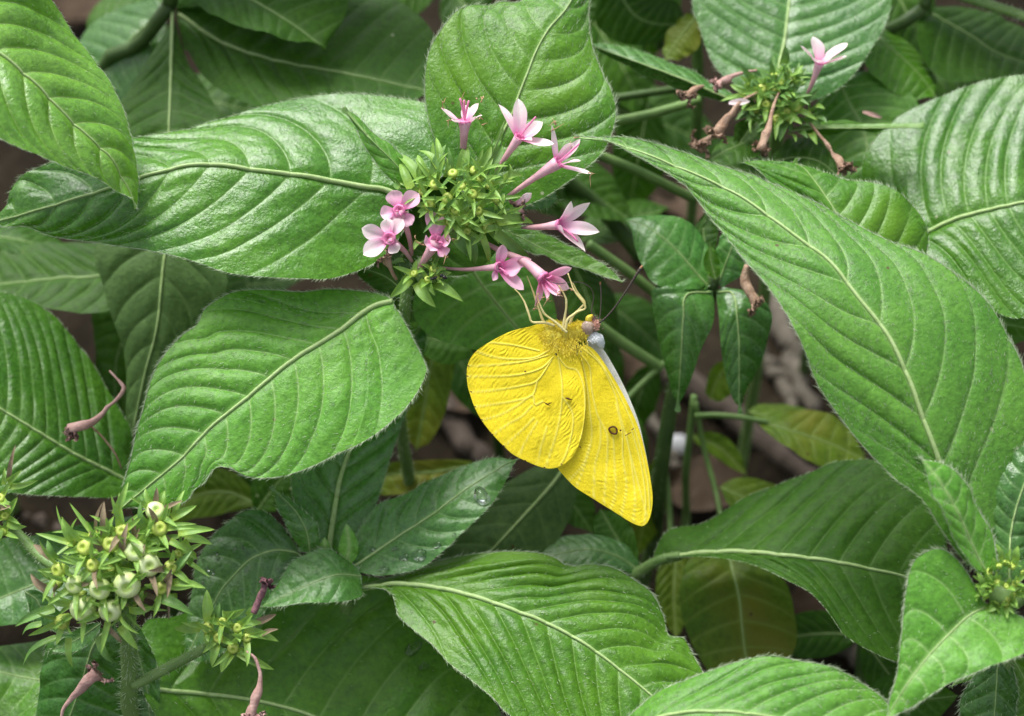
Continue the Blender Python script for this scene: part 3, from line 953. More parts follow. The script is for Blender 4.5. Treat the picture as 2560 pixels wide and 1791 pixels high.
leaf(J, [(1590, 1420), (1540, 1340), (1500, 1270)], [(1580, 1420), (1500, 1380), (1480, 1290)], [(1600, 1410), (1580, 1320), (1520, 1270)], [3.2, 3.4, 3.6], mat='deep', seed=23, **HB)
stem(J, [(1575, 1445, 3.0), (1585, 1550, 3.8)], 0.13, 'stem_dark', ground=(0.3, 0.2))
stem(J, [(1660, 1150, 5.4), (1672, 1250, 5.6), (1680, 1400, 5.2)], 0.06, 'stem', name='branch')

P1 = plant('leafy_plant', 1300, 960, 5.5, 'shaded plant behind the butterfly with a pale ribbed hanging leaf')
leaf(P1, [(1150, 620), (1195, 694), (1245, 760), (1297, 823), (1380, 930)], [(1120, 620), (1050, 700), (1034, 790), (1090, 850), (1190, 876), (1300, 920)], [(1180, 610), (1300, 650), (1380, 740), (1400, 850)],
     [2.4, 2.2, 2.2, 2.4], -0.3, 0.5, mat='young', seed=24, nv=7, rib=0.07, **HB)
leaf(P1, [(1430, 1140), (1380, 1210), (1290, 1310), (1205, 1400), (1130, 1470)], [(1410, 1130), (1290, 1190), (1200, 1270), (1110, 1370), (1070, 1450)], [(1440, 1150), (1445, 1230), (1410, 1330), (1330, 1410), (1200, 1470)],
     [3.6, 3.0, 2.6, 2.4], 0.3, 0.2, mat='pale', seed=25, nv=6, rib=0.10, **HB)
leaf(P1, [(1130, 760), (1080, 900), (1060, 1020), (1040, 1130)], [(1100, 760), (1020, 880), (1000, 1000), (1020, 1120)], [(1160, 780), (1140, 900), (1110, 1040), (1060, 1130)], [4.4, 4.6, 5.0], mat='olive', seed=26, **HB)
leaf(P1, [(1180, 860), (1090, 850), (1000, 830)], [(1180, 830), (1090, 800), (1010, 810)], [(1180, 890), (1110, 910), (1020, 860)], [4.0, 4.4], mat='deep', seed=27, **HB)
leaf(P1, [(1200, 1160), (1080, 1180), (960, 1190), (870, 1240)], [(1180, 1150), (1080, 1150), (960, 1160), (890, 1200)], [(1200, 1190), (1080, 1230), (950, 1240)], [5.0, 4.6, 4.4], mat='olive', seed=28, **HB)
stem(P1, [(1150, 620, 2.4), (1160, 760, 3.6), (1200, 900, 5.0)], (0.09, 0.12), 'stem_dark', ground=(0.5, 0.3))
stem(P1, [(1470, 610, 3.6), (1560, 672, 3.8), (1640, 735, 4.0)], 0.10, 'stem', name='branch')
stem(P1, [(1480, 800, 4.4), (1560, 860, 4.6), (1655, 922, 4.8)], 0.11, 'stem', name='branch')
stem(P1, [(1560, 1005, 4.6), (1610, 955, 4.7), (1665, 905, 4.8)], 0.065, 'stem', name='branch')
stem(P1, [(1490, 385, 3.6), (1600, 430, 3.9), (1740, 500, 4.3)], 0.095, 'stem', name='branch')
stem(P1, [(1530, 305, 3.5), (1630, 285, 3.6), (1750, 250, 3.8)], 0.095, 'stem', name='branch')
stem(P1, [(1540, 245, 4.5), (1640, 230, 4.6), (1750, 215, 4.8)], 0.08, 'stem_dark', name='branch')
stem(P1, [(1380, 420, 5.0), (1500, 520, 5.6), (1600, 640, 6.0)], 0.16, 'stem_dark', name='branch')

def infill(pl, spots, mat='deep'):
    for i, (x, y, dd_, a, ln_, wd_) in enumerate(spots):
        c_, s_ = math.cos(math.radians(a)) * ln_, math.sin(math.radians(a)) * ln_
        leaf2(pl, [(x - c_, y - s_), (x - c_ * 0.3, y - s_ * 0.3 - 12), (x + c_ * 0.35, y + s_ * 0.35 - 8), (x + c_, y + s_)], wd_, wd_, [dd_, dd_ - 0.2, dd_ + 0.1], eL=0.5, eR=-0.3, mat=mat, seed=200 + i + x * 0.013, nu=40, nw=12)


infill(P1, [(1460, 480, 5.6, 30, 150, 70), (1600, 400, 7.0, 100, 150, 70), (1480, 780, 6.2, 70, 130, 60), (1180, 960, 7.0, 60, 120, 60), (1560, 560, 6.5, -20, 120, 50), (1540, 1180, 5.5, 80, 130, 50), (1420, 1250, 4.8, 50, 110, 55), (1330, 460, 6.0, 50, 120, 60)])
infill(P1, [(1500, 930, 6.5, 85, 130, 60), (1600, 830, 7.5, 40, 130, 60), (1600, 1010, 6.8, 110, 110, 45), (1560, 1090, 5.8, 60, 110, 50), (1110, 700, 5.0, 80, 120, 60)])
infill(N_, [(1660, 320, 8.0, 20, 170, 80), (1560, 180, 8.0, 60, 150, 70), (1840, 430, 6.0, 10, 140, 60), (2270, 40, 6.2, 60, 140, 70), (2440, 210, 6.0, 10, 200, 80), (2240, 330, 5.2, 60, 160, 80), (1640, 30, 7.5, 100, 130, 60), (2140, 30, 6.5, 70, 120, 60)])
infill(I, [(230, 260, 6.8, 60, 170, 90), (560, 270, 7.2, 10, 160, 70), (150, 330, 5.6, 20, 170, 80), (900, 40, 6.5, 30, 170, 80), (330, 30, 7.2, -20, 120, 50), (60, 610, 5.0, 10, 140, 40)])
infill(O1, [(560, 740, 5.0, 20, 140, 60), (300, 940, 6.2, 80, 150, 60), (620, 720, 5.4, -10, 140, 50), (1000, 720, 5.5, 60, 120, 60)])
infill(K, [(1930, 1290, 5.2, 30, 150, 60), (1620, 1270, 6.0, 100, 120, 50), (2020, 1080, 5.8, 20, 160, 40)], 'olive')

# unseen leaves added above the top edge to shade the plants at the back
for x, y, d, a, sd_ in ((150, -430, 2.2, 20, 1), (420, -520, 2.4, -30, 2), (700, -480, 2.6, 15, 3), (950, -560, 2.6, -20, 4), (560, -330, 3.2, 40, 5), (880, -300, 3.4, -10, 6), (250, -250, 3.2, 70, 7), (60, -600, 1.9, -60, 8)):
    c_, s_ = math.cos(math.radians(a)), math.sin(math.radians(a))
    leaf2(I, [(x - 230 * c_, y - 230 * s_), (x - 80 * c_, y - 80 * s_ - 20), (x + 80 * c_, y + 80 * s_ - 15), (x + 230 * c_, y + 230 * s_)], 120, 120, [d, d - 0.1, d], eL=0.8, eR=-0.5, mat='leaf', seed=100 + sd_, nu=40, nw=12)
stem(I, [(425, 10, 4.6), (430, -140, 3.9), (420, -330, 3.0), (430, -560, 2.2)], (0.16, 0.12), 'stem_dark', name='branch')  # stems added to carry the unseen shading leaves
stem(I, [(430, -140, 3.9), (600, -300, 3.3), (760, -420, 2.8), (900, -500, 2.6)], (0.1, 0.08), 'stem_dark', name='branch')
for x, y, d, a, sd_ in ((2330, -420, 3.2, 20, 1), (2560, -380, 3.0, -40, 2), (2480, -220, 3.8, 10, 3), (2700, -250, 3.2, 60, 4), (1560, -420, 4.2, 20, 5), (1640, -260, 4.6, -30, 6)):  # same for the right: unseen leaves added to darken the background below
    c_, s_ = math.cos(math.radians(a)), math.sin(math.radians(a))
    leaf2(N_, [(x - 200 * c_, y - 200 * s_), (x - 70 * c_, y - 70 * s_ - 20), (x + 70 * c_, y + 70 * s_ - 15), (x + 200 * c_, y + 200 * s_)], 110, 110, [d, d - 0.1, d], eL=0.8, eR=-0.5, mat='leaf', seed=120 + sd_, nu=40, nw=12)
stem(N_, [(2310, 20, 4.8), (2360, -150, 4.2), (2450, -330, 3.4)], (0.13, 0.1), 'stem_dark', name='branch')  # stems added under the right-hand shading leaves
stem(N_, [(1750, -30, 5.0), (1690, -200, 4.8), (1620, -360, 4.4)], (0.12, 0.09), 'stem_dark', name='branch')

# unseen leaves added outside the frame to block light from the open sides
def shade_fringe(pl, spots, mat='leaf', d=2.0):
    for i, (x, y, dd_, a) in enumerate(spots):
        c_, s_ = math.cos(math.radians(a)), math.sin(math.radians(a))
        leaf2(pl, [(x - 260 * c_, y - 260 * s_), (x - 90 * c_, y - 90 * s_ - 20), (x + 90 * c_, y + 90 * s_ - 15), (x + 260 * c_, y + 260 * s_)], 140, 140, [dd_, dd_ - 0.15, dd_], eL=0.8, eR=-0.6, mat=mat, seed=140 + i + x * 0.01, nu=36, nw=12)


shade_fringe(H, [(-300, 1150, 2.0, 30), (-480, 1300, 1.2, -20), (-350, 1500, 1.0, 10), (-650, 1100, 1.0, 60), (-420, 1800, 0.2, 40)])
shade_fringe(O1, [(-380, 700, 3.2, 10), (-420, 450, 3.6, -30), (-650, 620, 2.4, 50), (-330, 880, 2.4, 60)])
shade_fringe(N_, [(2950, 200, 3.2, 20), (2900, 60, 4.2, -30), (3100, 420, 2.4, 60)])

# small filler plant low behind, seen in the gaps
Q1 = plant('leafy_plant', 600, 1300, 5.0, 'low plant in deep shade below the bitten leaf')
leaf2(Q1, [(640, 1260), (560, 1230), (470, 1250), (400, 1330)], 60, 60, [4.4, 4.6, 5.0], mat='olive', seed=29, **HB)
leaf2(Q1, [(640, 1280), (700, 1200), (760, 1140)], 55, 55, [4.0, 4.2], mat='deep', seed=30, **HB)
leaf2(Q1, [(650, 1270), (650, 1180), (600, 1090)], 60, 60, [4.6, 5.0], mat='deep', seed=31, **HB)
stem(Q1, [(640, 1270, 4.3), (650, 1360, 4.8)], 0.1, 'stem_dark', ground=(0, 0))

Q2 = plant('leafy_plant', 2060, 1600, 4.2, 'low dark plant under the spreading leaf at lower right')
leaf2(Q2, [(2150, 1590), (2060, 1585), (1960, 1600), (1900, 1640)], 60, 60, [4.3, 4.5], mat='deep', seed=32, **HB)
leaf2(Q2, [(2160, 1600), (2250, 1720), (2330, 1800)], 60, 60, [3.4, 3.0], mat='deep', seed=33, **HB)
leaf2(Q2, [(2140, 1800), (2260, 1760), (2400, 1740)], 80, 80, [2.4, 2.0], mat='deep', seed=34, **HB)
stem(Q2, [(2155, 1595, 4.2), (2150, 1680, 4.6)], 0.1, 'stem_dark', ground=(0, 0))

Q3 = plant('leafy_plant', 1150, -60, 9.0, 'blurred dark plant along the top edge behind the upper leaf', lean=(0, 1))
for i, (a, b, c2) in enumerate([((1130, -40), (1180, 40), (1260, 90)), ((1100, -60), (980, -10), (900, 60)), ((1500, -80), (1560, -20), (1640, 20)), ((1350, -60), (1460, 40), (1560, 180))]):
    leaf2(Q3, [a, b, c2], 70, 70, [8.5, 8.2, 8.4], mat='deep', seed=35 + i, **HB)
stem(Q3, [(1130, -50, 8.5), (1150, 40, 9.2)], 0.2, 'stem_dark', ground=(0, 0))

# ------------------------------------------------------------------ dark young shoot right of the butterfly
Fp = plant('leafy_shoot', 1690, 1100, 5.5, 'dark green young shoot with pointed drooping leaves right of the butterfly')
stem(Fp, [(1785, 690, 2.4), (1760, 800, 3.2), (1690, 960, 4.2), (1650, 1190, 5.2)], (0.12, 0.15, 0.17, 0.17), 'stem_dark', ground=(-0.3, 0.2), hair=25)
HM = dict(nu=80, nw=22)
leaf(Fp, [(1775, 715), (1735, 670), (1680, 610), (1620, 565), (1562, 545)], [(1770, 722), (1700, 725), (1640, 712), (1600, 655), (1580, 595)],
     [(1785, 700), (1778, 640), (1745, 575), (1690, 543), (1620, 538)], [2.4, 2.3, 2.3, 2.5], -0.25, 0.45, mat='blue', seed=41, nv=7, **HM)
leaf(Fp, [(1782, 728), (1718, 735), (1708, 800), (1702, 900), (1694, 1030)], [(1760, 718), (1660, 714), (1630, 730), (1634, 784), (1654, 886), (1673, 964), (1690, 1020)],
     [(1786, 740), (1787, 770), (1782, 815), (1754, 874), (1723, 961), (1698, 1022)], [2.4, 1.9, 2.0, 2.2, 2.5], [0.2, 0.2, 0.1], 0.2, mat='blue', seed=42, nv=7, wave=0.6, **HM)
leaf(Fp, [(1790, 728), (1832, 735), (1848, 835), (1850, 930), (1850, 1036)], [(1788, 735), (1793, 760), (1800, 840), (1809, 917), (1829, 988), (1846, 1030)],
     [(1800, 715), (1890, 735), (1927, 776), (1929, 815), (1911, 882), (1888, 933), (1864, 988), (1853, 1030)], [2.4, 2.0, 2.1, 2.3, 2.5], 0.15, 0.25, mat='blue', seed=43, nv=7, wave=0.6, **HM)
leaf(Fp, [(1795, 710), (1820, 640), (1850, 570), (1890, 500)], [(1785, 700), (1790, 620), (1820, 550)], [(1805, 720), (1860, 680), (1890, 600)], [2.4, 2.2, 2.3], 0.2, 0.1, mat='blue', seed=44, nv=6, **HM)
leaf(Fp, [(1785, 705), (1765, 620), (1760, 560), (1790, 500)], [(1780, 700), (1740, 640), (1735, 560)], [(1790, 700), (1790, 620), (1800, 540)], [2.6, 2.8, 3.0], mat='deep', seed=45, **HM)
leaf2(Fp, [(1790, 700), (1778, 650), (1776, 610)], 20, 20, [2.2, 2.0], mat='leaf', seed=46, **HM)
dw = withered(None, [(1868, 662, 1.75), (1862, 700, 1.8), (1875, 735, 1.75), (1893, 765, 1.7)], (7, 12, 14, 13), 'dry', 1.0, 3, 'fallen_flower')
tag(dw, 'crumpled tan withered flower caught on the dark drooping leaves', 'fallen flower')

# ------------------------------------------------------------------ flower head at the top right
Dp = plant('flowering_plant', 1960, 330, 4.0, 'plant with one pale pink open flower and withered blooms, top right')
HF = dict(nu=100, nw=28)
stem(Dp, [(1950, 250, 2.5), (1945, 330, 3.2), (1935, 420, 4.0)], 0.13, 'stem', ground=(0.2, 0.2))
leaf(Dp, [(1945, 260), (1948, 165), (1962, 98), (1974, 0), (2000, -190)], [(1935, 255), (1860, 222), (1797, 175), (1770, 126), (1752, 70), (1733, -10), (1780, -130), (1930, -190)],
     [(1955, 262), (2033, 251), (2092, 224), (2139, 180), (2186, 110), (2217, 51), (2228, -10), (2200, -110), (2080, -190)],
     [3.0, 3.2, 3.5, 4.0, 5.0], 0.05, -0.1, mat='blue', seed=51, nv=11, rib=0.08, ehair=30, slant=0.3, **HF)
leaf(Dp, [(1880, 270), (1790, 232), (1690, 190), (1580, 150), (1472, 112)], [(1880, 262), (1778, 208), (1730, 174), (1615, 136), (1556, 117), (1480, 111)],
     [(1870, 278), (1829, 262), (1738, 238), (1713, 226), (1615, 190), (1520, 140)], [2.7, 2.5, 2.5, 2.7], 0.55, 0.5, mat='blue', seed=52, nv=8, rib=0.06, ehair=25, **HM)
leaf(Dp, [(1975, 325), (2052, 318), (2170, 316), (2310, 314)], [(1985, 318), (2052, 302), (2170, 302), (2290, 311)], [(1985, 330), (2052, 336), (2200, 331), (2290, 318)], [2.6, 2.2, 2.0, 1.9], 0.5, 0.3, mat='leaf', seed=53, **HM)
leaf(Dp, [(1930, 340), (1870, 350), (1810, 375), (1750, 410)], [(1930, 330), (1880, 335), (1820, 340), (1770, 380)], [(1920, 360), (1880, 400), (1800, 415)], [3.0, 2.6, 2.4], 0.4, -0.2, mat='deep', seed=54, nv=6, **HM)
leaf(Dp, [(1930, 400), (1990, 390), (2050, 400), (2100, 440)], [(1930, 390), (1980, 345), (2040, 350), (2085, 400)], [(1930, 430), (2000, 450), (2060, 455)], [2.8, 2.3, 2.2], 0.5, -0.2, mat='deep', seed=55, nv=6, **HM)
leaf(Dp, [(1900, 300), (1870, 330), (1850, 370), (1880, 420)], [(1900, 290), (1840, 310), (1835, 370)], [(1905, 310), (1900, 350), (1890, 410)], [2.9, 2.7, 2.8], mat='deep', seed=56, **HM)

def head_core(pl, x, y, d, rpx, ax, mat='stem'):
    P = at(x, y, d); r = rpx * PXCM
    V, Fc, t = lathe(P, nrm(ax), [(-1.2 * r, 0.25 * r, 0), (-0.7 * r, 0.6 * r, 0), (-0.2 * r, 0.75 * r, 0), (0.15 * r, 0.55 * r, 0), (0.3 * r, 0.01, 0)], 12)
    return mk('flower_stalk', V, Fc, M[mat], pl)


head_core(Dp, 1955, 250, 2.5, 70, cv(0, 0.7, -0.7))
for i in range(26):
    a = rng.rand() * 6.28; q = rng.rand() ** 0.6
    ox, oy = math.cos(a) * q, math.sin(a) * q
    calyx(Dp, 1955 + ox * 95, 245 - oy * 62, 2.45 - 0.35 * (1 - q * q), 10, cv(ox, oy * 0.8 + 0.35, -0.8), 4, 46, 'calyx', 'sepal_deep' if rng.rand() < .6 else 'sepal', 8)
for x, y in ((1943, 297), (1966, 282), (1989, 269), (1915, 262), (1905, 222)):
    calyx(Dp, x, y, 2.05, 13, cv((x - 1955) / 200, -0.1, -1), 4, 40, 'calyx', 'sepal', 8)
hd = head_core(Dp, 1955, 262, 2.4, 40, cv(0, 0.7, -0.7))
for x0, y0, x1, y1, wd in ((1930, 185, 1927, 152, 9), (1964, 190, 1969, 157, 9), (1959, 160, 1964, 112, 13), (1974, 245, 1970, 207, 9), (1962, 305, 1949, 354, 14), (1974, 335, 1990, 355, 10), (2036, 295, 2068, 307, 13),
                           (2028, 332, 2043, 362, 10), (1920, 292, 1897, 312, 9), (1912, 310, 1893, 330, 9), (1887, 240, 1912, 250, 9), (2038, 268, 2062, 272, 9), (1870, 215, 1850, 190, 9), (2000, 330, 2020, 345, 9), (1880, 200, 1850, 165, 10), (2010, 300, 2045, 280, 11)):
    sepal(hd, (x0, y0, 2.2), (x1, y1, 2.0), wd, 'sepal' if rng.rand() < .5 else 'sepal_deep')
flower(Dp, [(2012, 248, 2.3), (2030, 210, 2.1), (2048, 160, 1.9)], (0.2, 0.9, -0.3), [(2001, 115, -.05, 11), (2031, 92, 0.1, 21), (2119, 108, 0.05, 22), (2117, 140, -0.15, 13), (2040, 150, -0.3, 15)], 18, tr=(5, 6, 9, 15))
withered(Dp, [(1897, 229, 2.1), (1860, 250, 1.9), (1829, 284, 1.8), (1805, 318, 1.8), (1795, 338, 1.8)], (3, 4, 6, 12, 14), 'dry', 1, 1)
withered(Dp, [(1947, 232, 2.0), (1935, 262, 1.8), (1925, 300, 1.7), (1912, 350, 1.6), (1905, 375, 1.6)], (3, 4, 6, 12, 12), 'dry', 1, 2)
withered(Dp, [(2024, 307, 2.2), (2061, 354, 2.0), (2088, 392, 1.9), (2106, 425, 1.8)], (3, 4, 8, 15), 'dry', 1, 4)
withered(Dp, [(1892, 176, 2.3), (1850, 186, 2.2), (1815, 200, 2.1), (1790, 214, 2.1)], (3, 5, 9, 11), 'dry_pink', 1, 5)
withered(Dp, [(1760, 215, 2.2), (1735, 225, 2.15), (1718, 245, 2.1)], (3, 8, 13), 'dry', 1, 6)
withered(Dp, [(1800, 330, 2.4), (1770, 350, 2.4), (1745, 368, 2.4)], (4, 10, 16), 'dry', 1, 7)
V, Fc, t = petal_geo(at(1822, 258, 1.9), at(1875, 254, 1.85), 9 * PXCM, -F_)
tag(mk('fallen_petal', V, Fc, M['petal'], attrs={'t': t * 0.4 + 0.6}), 'single pale pink petal stuck beside the withered blooms at top right', 'fallen petal')
V, Fc, t = petal_geo(at(2157, 280, 3.25), at(2206, 296, 3.2), 6 * PXCM, -F_)
tag(mk('fallen_petal', V, Fc, M['dry_pink'], attrs={'t': t * 0.4 + 0.6}), 'dry tan petal lying on a bright green leaf at top right', 'fallen petal')

# ------------------------------------------------------------------ right edge: ribbed glossy leaf
Rp = plant('leafy_plant', 2420, 900, 3.6, 'plant with a broad glossy deeply ribbed leaf at the right edge')
stem(Rp, [(2240, 615, 2.2), (2260, 700, 3.0), (2300, 820, 3.8)], 0.12, 'stem_dark', ground=(0.3, 0.2))
leaf(Rp, [(2240, 612), (2315, 580), (2405, 540), (2560, 502), (2720, 470), (2860, 440)], [(2235, 600), (2170, 520), (2155, 420), (2190, 353), (2248, 294), (2327, 253), (2405, 222), (2484, 205), (2570, 195), (2720, 240), (2830, 370)],
     [(2250, 625), (2307, 645), (2366, 682), (2484, 776), (2570, 790), (2700, 740), (2820, 560)], [2.2, 1.9, 1.6, 1.5, 1.7], 1.5, -0.7, mat='gloss', seed=61, nv=13, amp=1.35, rib=0.09, ehair=35, hair=8, slant=0.33, nu=130, nw=34, hlen=0.06)
leaf2(Rp, [(2270, 740), (2420, 790), (2620, 830)], 60, 80, [2.6, 2.2], mat='leaf', seed=62, **HB)

# ------------------------------------------------------------------ right foreground plant with the giant furry leaf
Ep = plant('flowering_plant', 2520, 1640, 0.6, 'furry bright plant on the right with a huge drooping leaf and green bud cluster')
stem(Ep, [(2515, 1500, -1.6), (2510, 1600, -0.9), (2500, 1740, 0.0)], (0.16, 0.17, 0.18), 'stem', hair=80, ground=(0.1, 0.2))
HG = dict(nu=170, nw=44)
leaf(Ep, [(2440, 1420), (2400, 1290), (2347, 1149), (2303, 1031), (2268, 937), (2217, 835), (2150, 749), (2072, 651), (1986, 585), (1903, 522), (1817, 467), (1660, 400), (1540, 358), (1438, 341)],
     [(2440, 1430), (2370, 1345), (2303, 1241), (2256, 1212), (2209, 1168), (2150, 1106), (2084, 1019), (2041, 953), (2013, 882), (1966, 788), (1911, 709), (1864, 655), (1820, 595), (1778, 540), (1719, 463), (1640, 415), (1575, 381), (1513, 351), (1450, 342)],
     [(2455, 1420), (2500, 1290), (2550, 1170), (2572, 1060), (2566, 980), (2549, 906), (2523, 855), (2484, 788), (2445, 745), (2366, 686), (2303, 643), (2209, 602), (2131, 556), (2052, 507), (1960, 465), (1880, 430), (1789, 404), (1660, 365), (1556, 345), (1450, 338)],
     [-1.6, -1.7, -1.8, -1.7, -1.4, -0.9, -0.4, 0.0, 0.3], [0.2, 0.1, -0.2, -0.2, 0], [0.1, 0.5, 0.6, 0.4, 0.1], mat='young', seed=63, nv=12, amp=0.9, rib=0.075, hair=150, ehair=95, slant=0.30, hlen=0.10, **HG)
leaf(Ep, [(2250, 800), (2150, 640), (2080, 510), (2020, 425), (1985, 400)], [(2200, 760), (2020, 560), (1900, 430), (1860, 405), (1960, 398)], [(2290, 760), (2312, 640), (2316, 590), (2303, 549), (2272, 506), (2209, 463), (2092, 438), (2020, 415)],
     [0.9, 0.7, 0.6, 0.8, 1.1], 0.1, 0.3, mat='leaf', seed=64, nv=8, rib=0.06, hair=40, ehair=60, **HF)
leaf(Ep, [(2478, 1513), (2425, 1538), (2374, 1585), (2319, 1643), (2268, 1710), (2212, 1797)],
     [(2476, 1510), (2456, 1500), (2425, 1443), (2390, 1396), (2350, 1373), (2303, 1389), (2276, 1428), (2264, 1494), (2256, 1573), (2248, 1632), (2237, 1702), (2214, 1792)],
     [(2482, 1516), (2523, 1526), (2565, 1553), (2590, 1592), (2560, 1634), (2484, 1665), (2386, 1700), (2288, 1763), (2218, 1797)],
     [-1.9, -2.1, -2.3, -2.4, -2.3], [0.0, 0.2, 0.1], [0, -0.2, -0.1], mat='young', seed=65, nv=6, amp=0.7, rib=0.05, hair=150, ehair=95, slant=0.3, **HF)
leaf(Ep, [(2475, 1440), (2440, 1370), (2395, 1270), (2350, 1195), (2306, 1140)], [(2460, 1445), (2420, 1400), (2370, 1310), (2335, 1230), (2310, 1160)], [(2495, 1430), (2480, 1340), (2440, 1255), (2390, 1180), (2330, 1145)],
     [-1.9, -2.0, -2.2, -2.3, -2.3], -0.25, 0.3, mat='young', seed=66, nv=7, rib=0.05, hair=120, ehair=90, **HM)
leaf(Ep, [(2525, 1460), (2530, 1330), (2560, 1220), (2620, 1090)], [(2500, 1460), (2440, 1340), (2444, 1263), (2503, 1161), (2590, 1090)], [(2545, 1460), (2620, 1350), (2660, 1200)],
     [-1.8, -1.7, -1.8, -1.7], 0.25, 0.2, mat='blue', seed=67, nv=10, amp=1.4, rib=0.07, hair=60, ehair=70, **HF)
leaf(Ep, [(2500, 1580), (2495, 1670), (2490, 1760), (2480, 1880)], [(2490, 1600), (2440, 1680), (2400, 1760), (2420, 1860)], [(2510, 1600), (2535, 1680), (2540, 1770), (2510, 1870)],
     [-1.0, -0.7, -0.4], 0.2, 0.2, mat='blue', seed=68, nv=6, hair=60, ehair=60, **HM)
leaf(Ep, [(2530, 1640), (2570, 1720), (2600, 1850)], [(2520, 1650), (2500, 1740), (2530, 1850)], [(2560, 1640), (2640, 1740), (2660, 1850)], [-0.6, -0.2], mat='leaf', seed=69, ehair=40, **HM)
leaf2(Ep, [(2500, 1600), (2440, 1660), (2380, 1720)], 30, 30, [-0.9, -0.4], mat='leaf', seed=70, ehair=40, **HM)
ch = head_core(Ep, 2520, 1480, -1.7, 60, cv(0, 0.6, -0.8))
for i in range(34):
    a = rng.rand() * 6.28; q = rng.rand() ** 0.55
    ox, oy = math.cos(a) * q, math.sin(a) * q
    calyx(Ep, 2520 + ox * 70, 1470 - oy * 65, -1.85 - 0.3 * (1 - q * q), 7, cv(ox, oy * 0.8 + 0.2, -0.8), 3, 26, 'calyx', 'sepal', 6, spread=0.5)
for x0, y0, x1, y1 in ((2455, 1470, 2442, 1430), (2465, 1500, 2440, 1460), (2500, 1400, 2490, 1360), (2540, 1400, 2545, 1365), (2490, 1510, 2470, 1530)):
    sepal(ch, (x0, y0, -2.0), (x1, y1, -2.05), 10)

shade_fringe(Ep, [(2900, 1000, -0.6, 30), (2950, 1350, -1.2, -20), (2900, 1700, -0.8, 40), (3150, 1150, -1.5, 70)], 'young')  # unseen leaves added on the right to keep side light out
# ------------------------------------------------------------------ bottom edge leaf
Bp = plant('leafy_plant', 1560, 1900, 0.8, 'plant with one pale fuzzy leaf cut off by the bottom edge')
stem(Bp, [(1530, 1860, -1.9), (1500, 1960, -1.0)], 0.13, 'stem', ground=(0, 0.2))
leaf(Bp, [(1530, 1850), (1660, 1790), (1800, 1778), (1950, 1796), (2120, 1830), (2290, 1860)],
     [(1530, 1840), (1595, 1786), (1660, 1734), (1778, 1687), (1876, 1655), (1935, 1647), (2013, 1659), (2092, 1679), (2170, 1718), (2220, 1757), (2280, 1840)],
     [(1540, 1860), (1700, 1900), (1900, 1930), (2100, 1930), (2270, 1880)], [-1.9, -2.3, -2.5, -2.5, -2.3], 0.7, -0.5, mat='young', seed=71, nv=9, amp=0.8, rib=0.06, hair=120, ehair=95, slant=0.4, **HF)

shade_fringe(Bp, [(1300, 2150, -1.0, 20), (1900, 2200, -1.4, -15), (1600, 2350, -2.0, 60), (900, 2250, -0.6, -20), (2400, 2150, -1.6, 25)], 'young')  # unseen leaves added below the frame to cut light from the front
# ------------------------------------------------------------------ wet young shoot below the butterfly
Cp = plant('leafy_shoot', 860, 1500, 2.6, 'wet young shoot with water drops on its leaves below the butterfly')
stem(Cp, [(850, 1400, 1.4), (858, 1460, 1.9), (870, 1540, 2.6)], (0.13, 0.14), 'stem', ground=(0, 0.2), hair=30)
leaf(Cp, [(822, 1385), (828, 1330), (842, 1240), (860, 1165), (930, 1000), (1068, 795)], [(815, 1380), (770, 1330), (735, 1250), (735, 1180), (800, 1050), (960, 880), (1055, 805)],
     [(835, 1385), (900, 1340), (940, 1260), (971, 1161), (1000, 1070), (1040, 960), (1062, 870), (1072, 805)], [1.7, 1.9, 2.1, 2.3, 2.5], -0.1, 0.1, mat='blue', seed=72, nv=9, amp=1.2, rib=0.11, hair=40, ehair=30, **HF)
C2, C2d = leaf(Cp, [(880, 1416), (905, 1400), (987, 1345), (1081, 1283), (1152, 1228), (1222, 1181), (1294, 1138)],
     [(875, 1405), (890, 1345), (940, 1271), (1026, 1232), (1105, 1188), (1163, 1163), (1222, 1145), (1288, 1137)],
     [(890, 1430), (960, 1440), (1050, 1422), (1105, 1381), (1152, 1334), (1203, 1287), (1242, 1240), (1290, 1155)], [1.3, 1.3, 1.2, 1.3, 1.6], 0.45, -0.25, mat='blue', seed=73, nv=8, amp=1.2, rib=0.065, ehair=25, hair=6, **HF)
C5, C5d = leaf(Cp, [(760, 1392), (735, 1380), (687, 1375), (628, 1396), (581, 1440), (541, 1491), (455, 1655)],
     [(755, 1405), (720, 1440), (680, 1500), (620, 1580), (540, 1640), (470, 1660)],
     [(752, 1380), (726, 1345), (694, 1306), (659, 1280), (612, 1279), (561, 1314), (522, 1353), (494, 1396), (479, 1443), (474, 1500), (466, 1560), (450, 1640)],
     [1.4, 1.2, 1.1, 1.1, 1.0], -0.2, 0.3, mat='blue', seed=74, nv=8, rib=0.05, ehair=30, hair=10, **HF)
leaf(Cp, [(905, 1440), (843, 1436), (765, 1463), (706, 1490), (645, 1517)], [(900, 1425), (851, 1392), (824, 1373), (765, 1388), (726, 1414), (690, 1466), (660, 1505)],
     [(905, 1470), (895, 1496), (824, 1508), (745, 1512), (665, 1520)], [1.2, 0.8, 0.7, 0.7, 0.7], 0.3, -0.2, mat='blue', seed=75, nv=6, amp=0.7, rib=0.045, ehair=40, hair=15, **HF)
leaf(Cp, [(775, 1385), (765, 1330), (735, 1275), (676, 1219)], [(750, 1380), (726, 1334), (690, 1263), (680, 1225)], [(800, 1375), (795, 1318), (769, 1287), (726, 1243), (682, 1219)], [1.2, 1.0, 1.1, 1.2], 0.15, 0.1, mat='blue', seed=76, nv=6, ehair=25, **HM)
leaf2(Cp, [(860, 1420), (872, 1370), (865, 1310)], 26, 24, [1.2, 1.0], mat='young', seed=77, nu=40, nw=10)
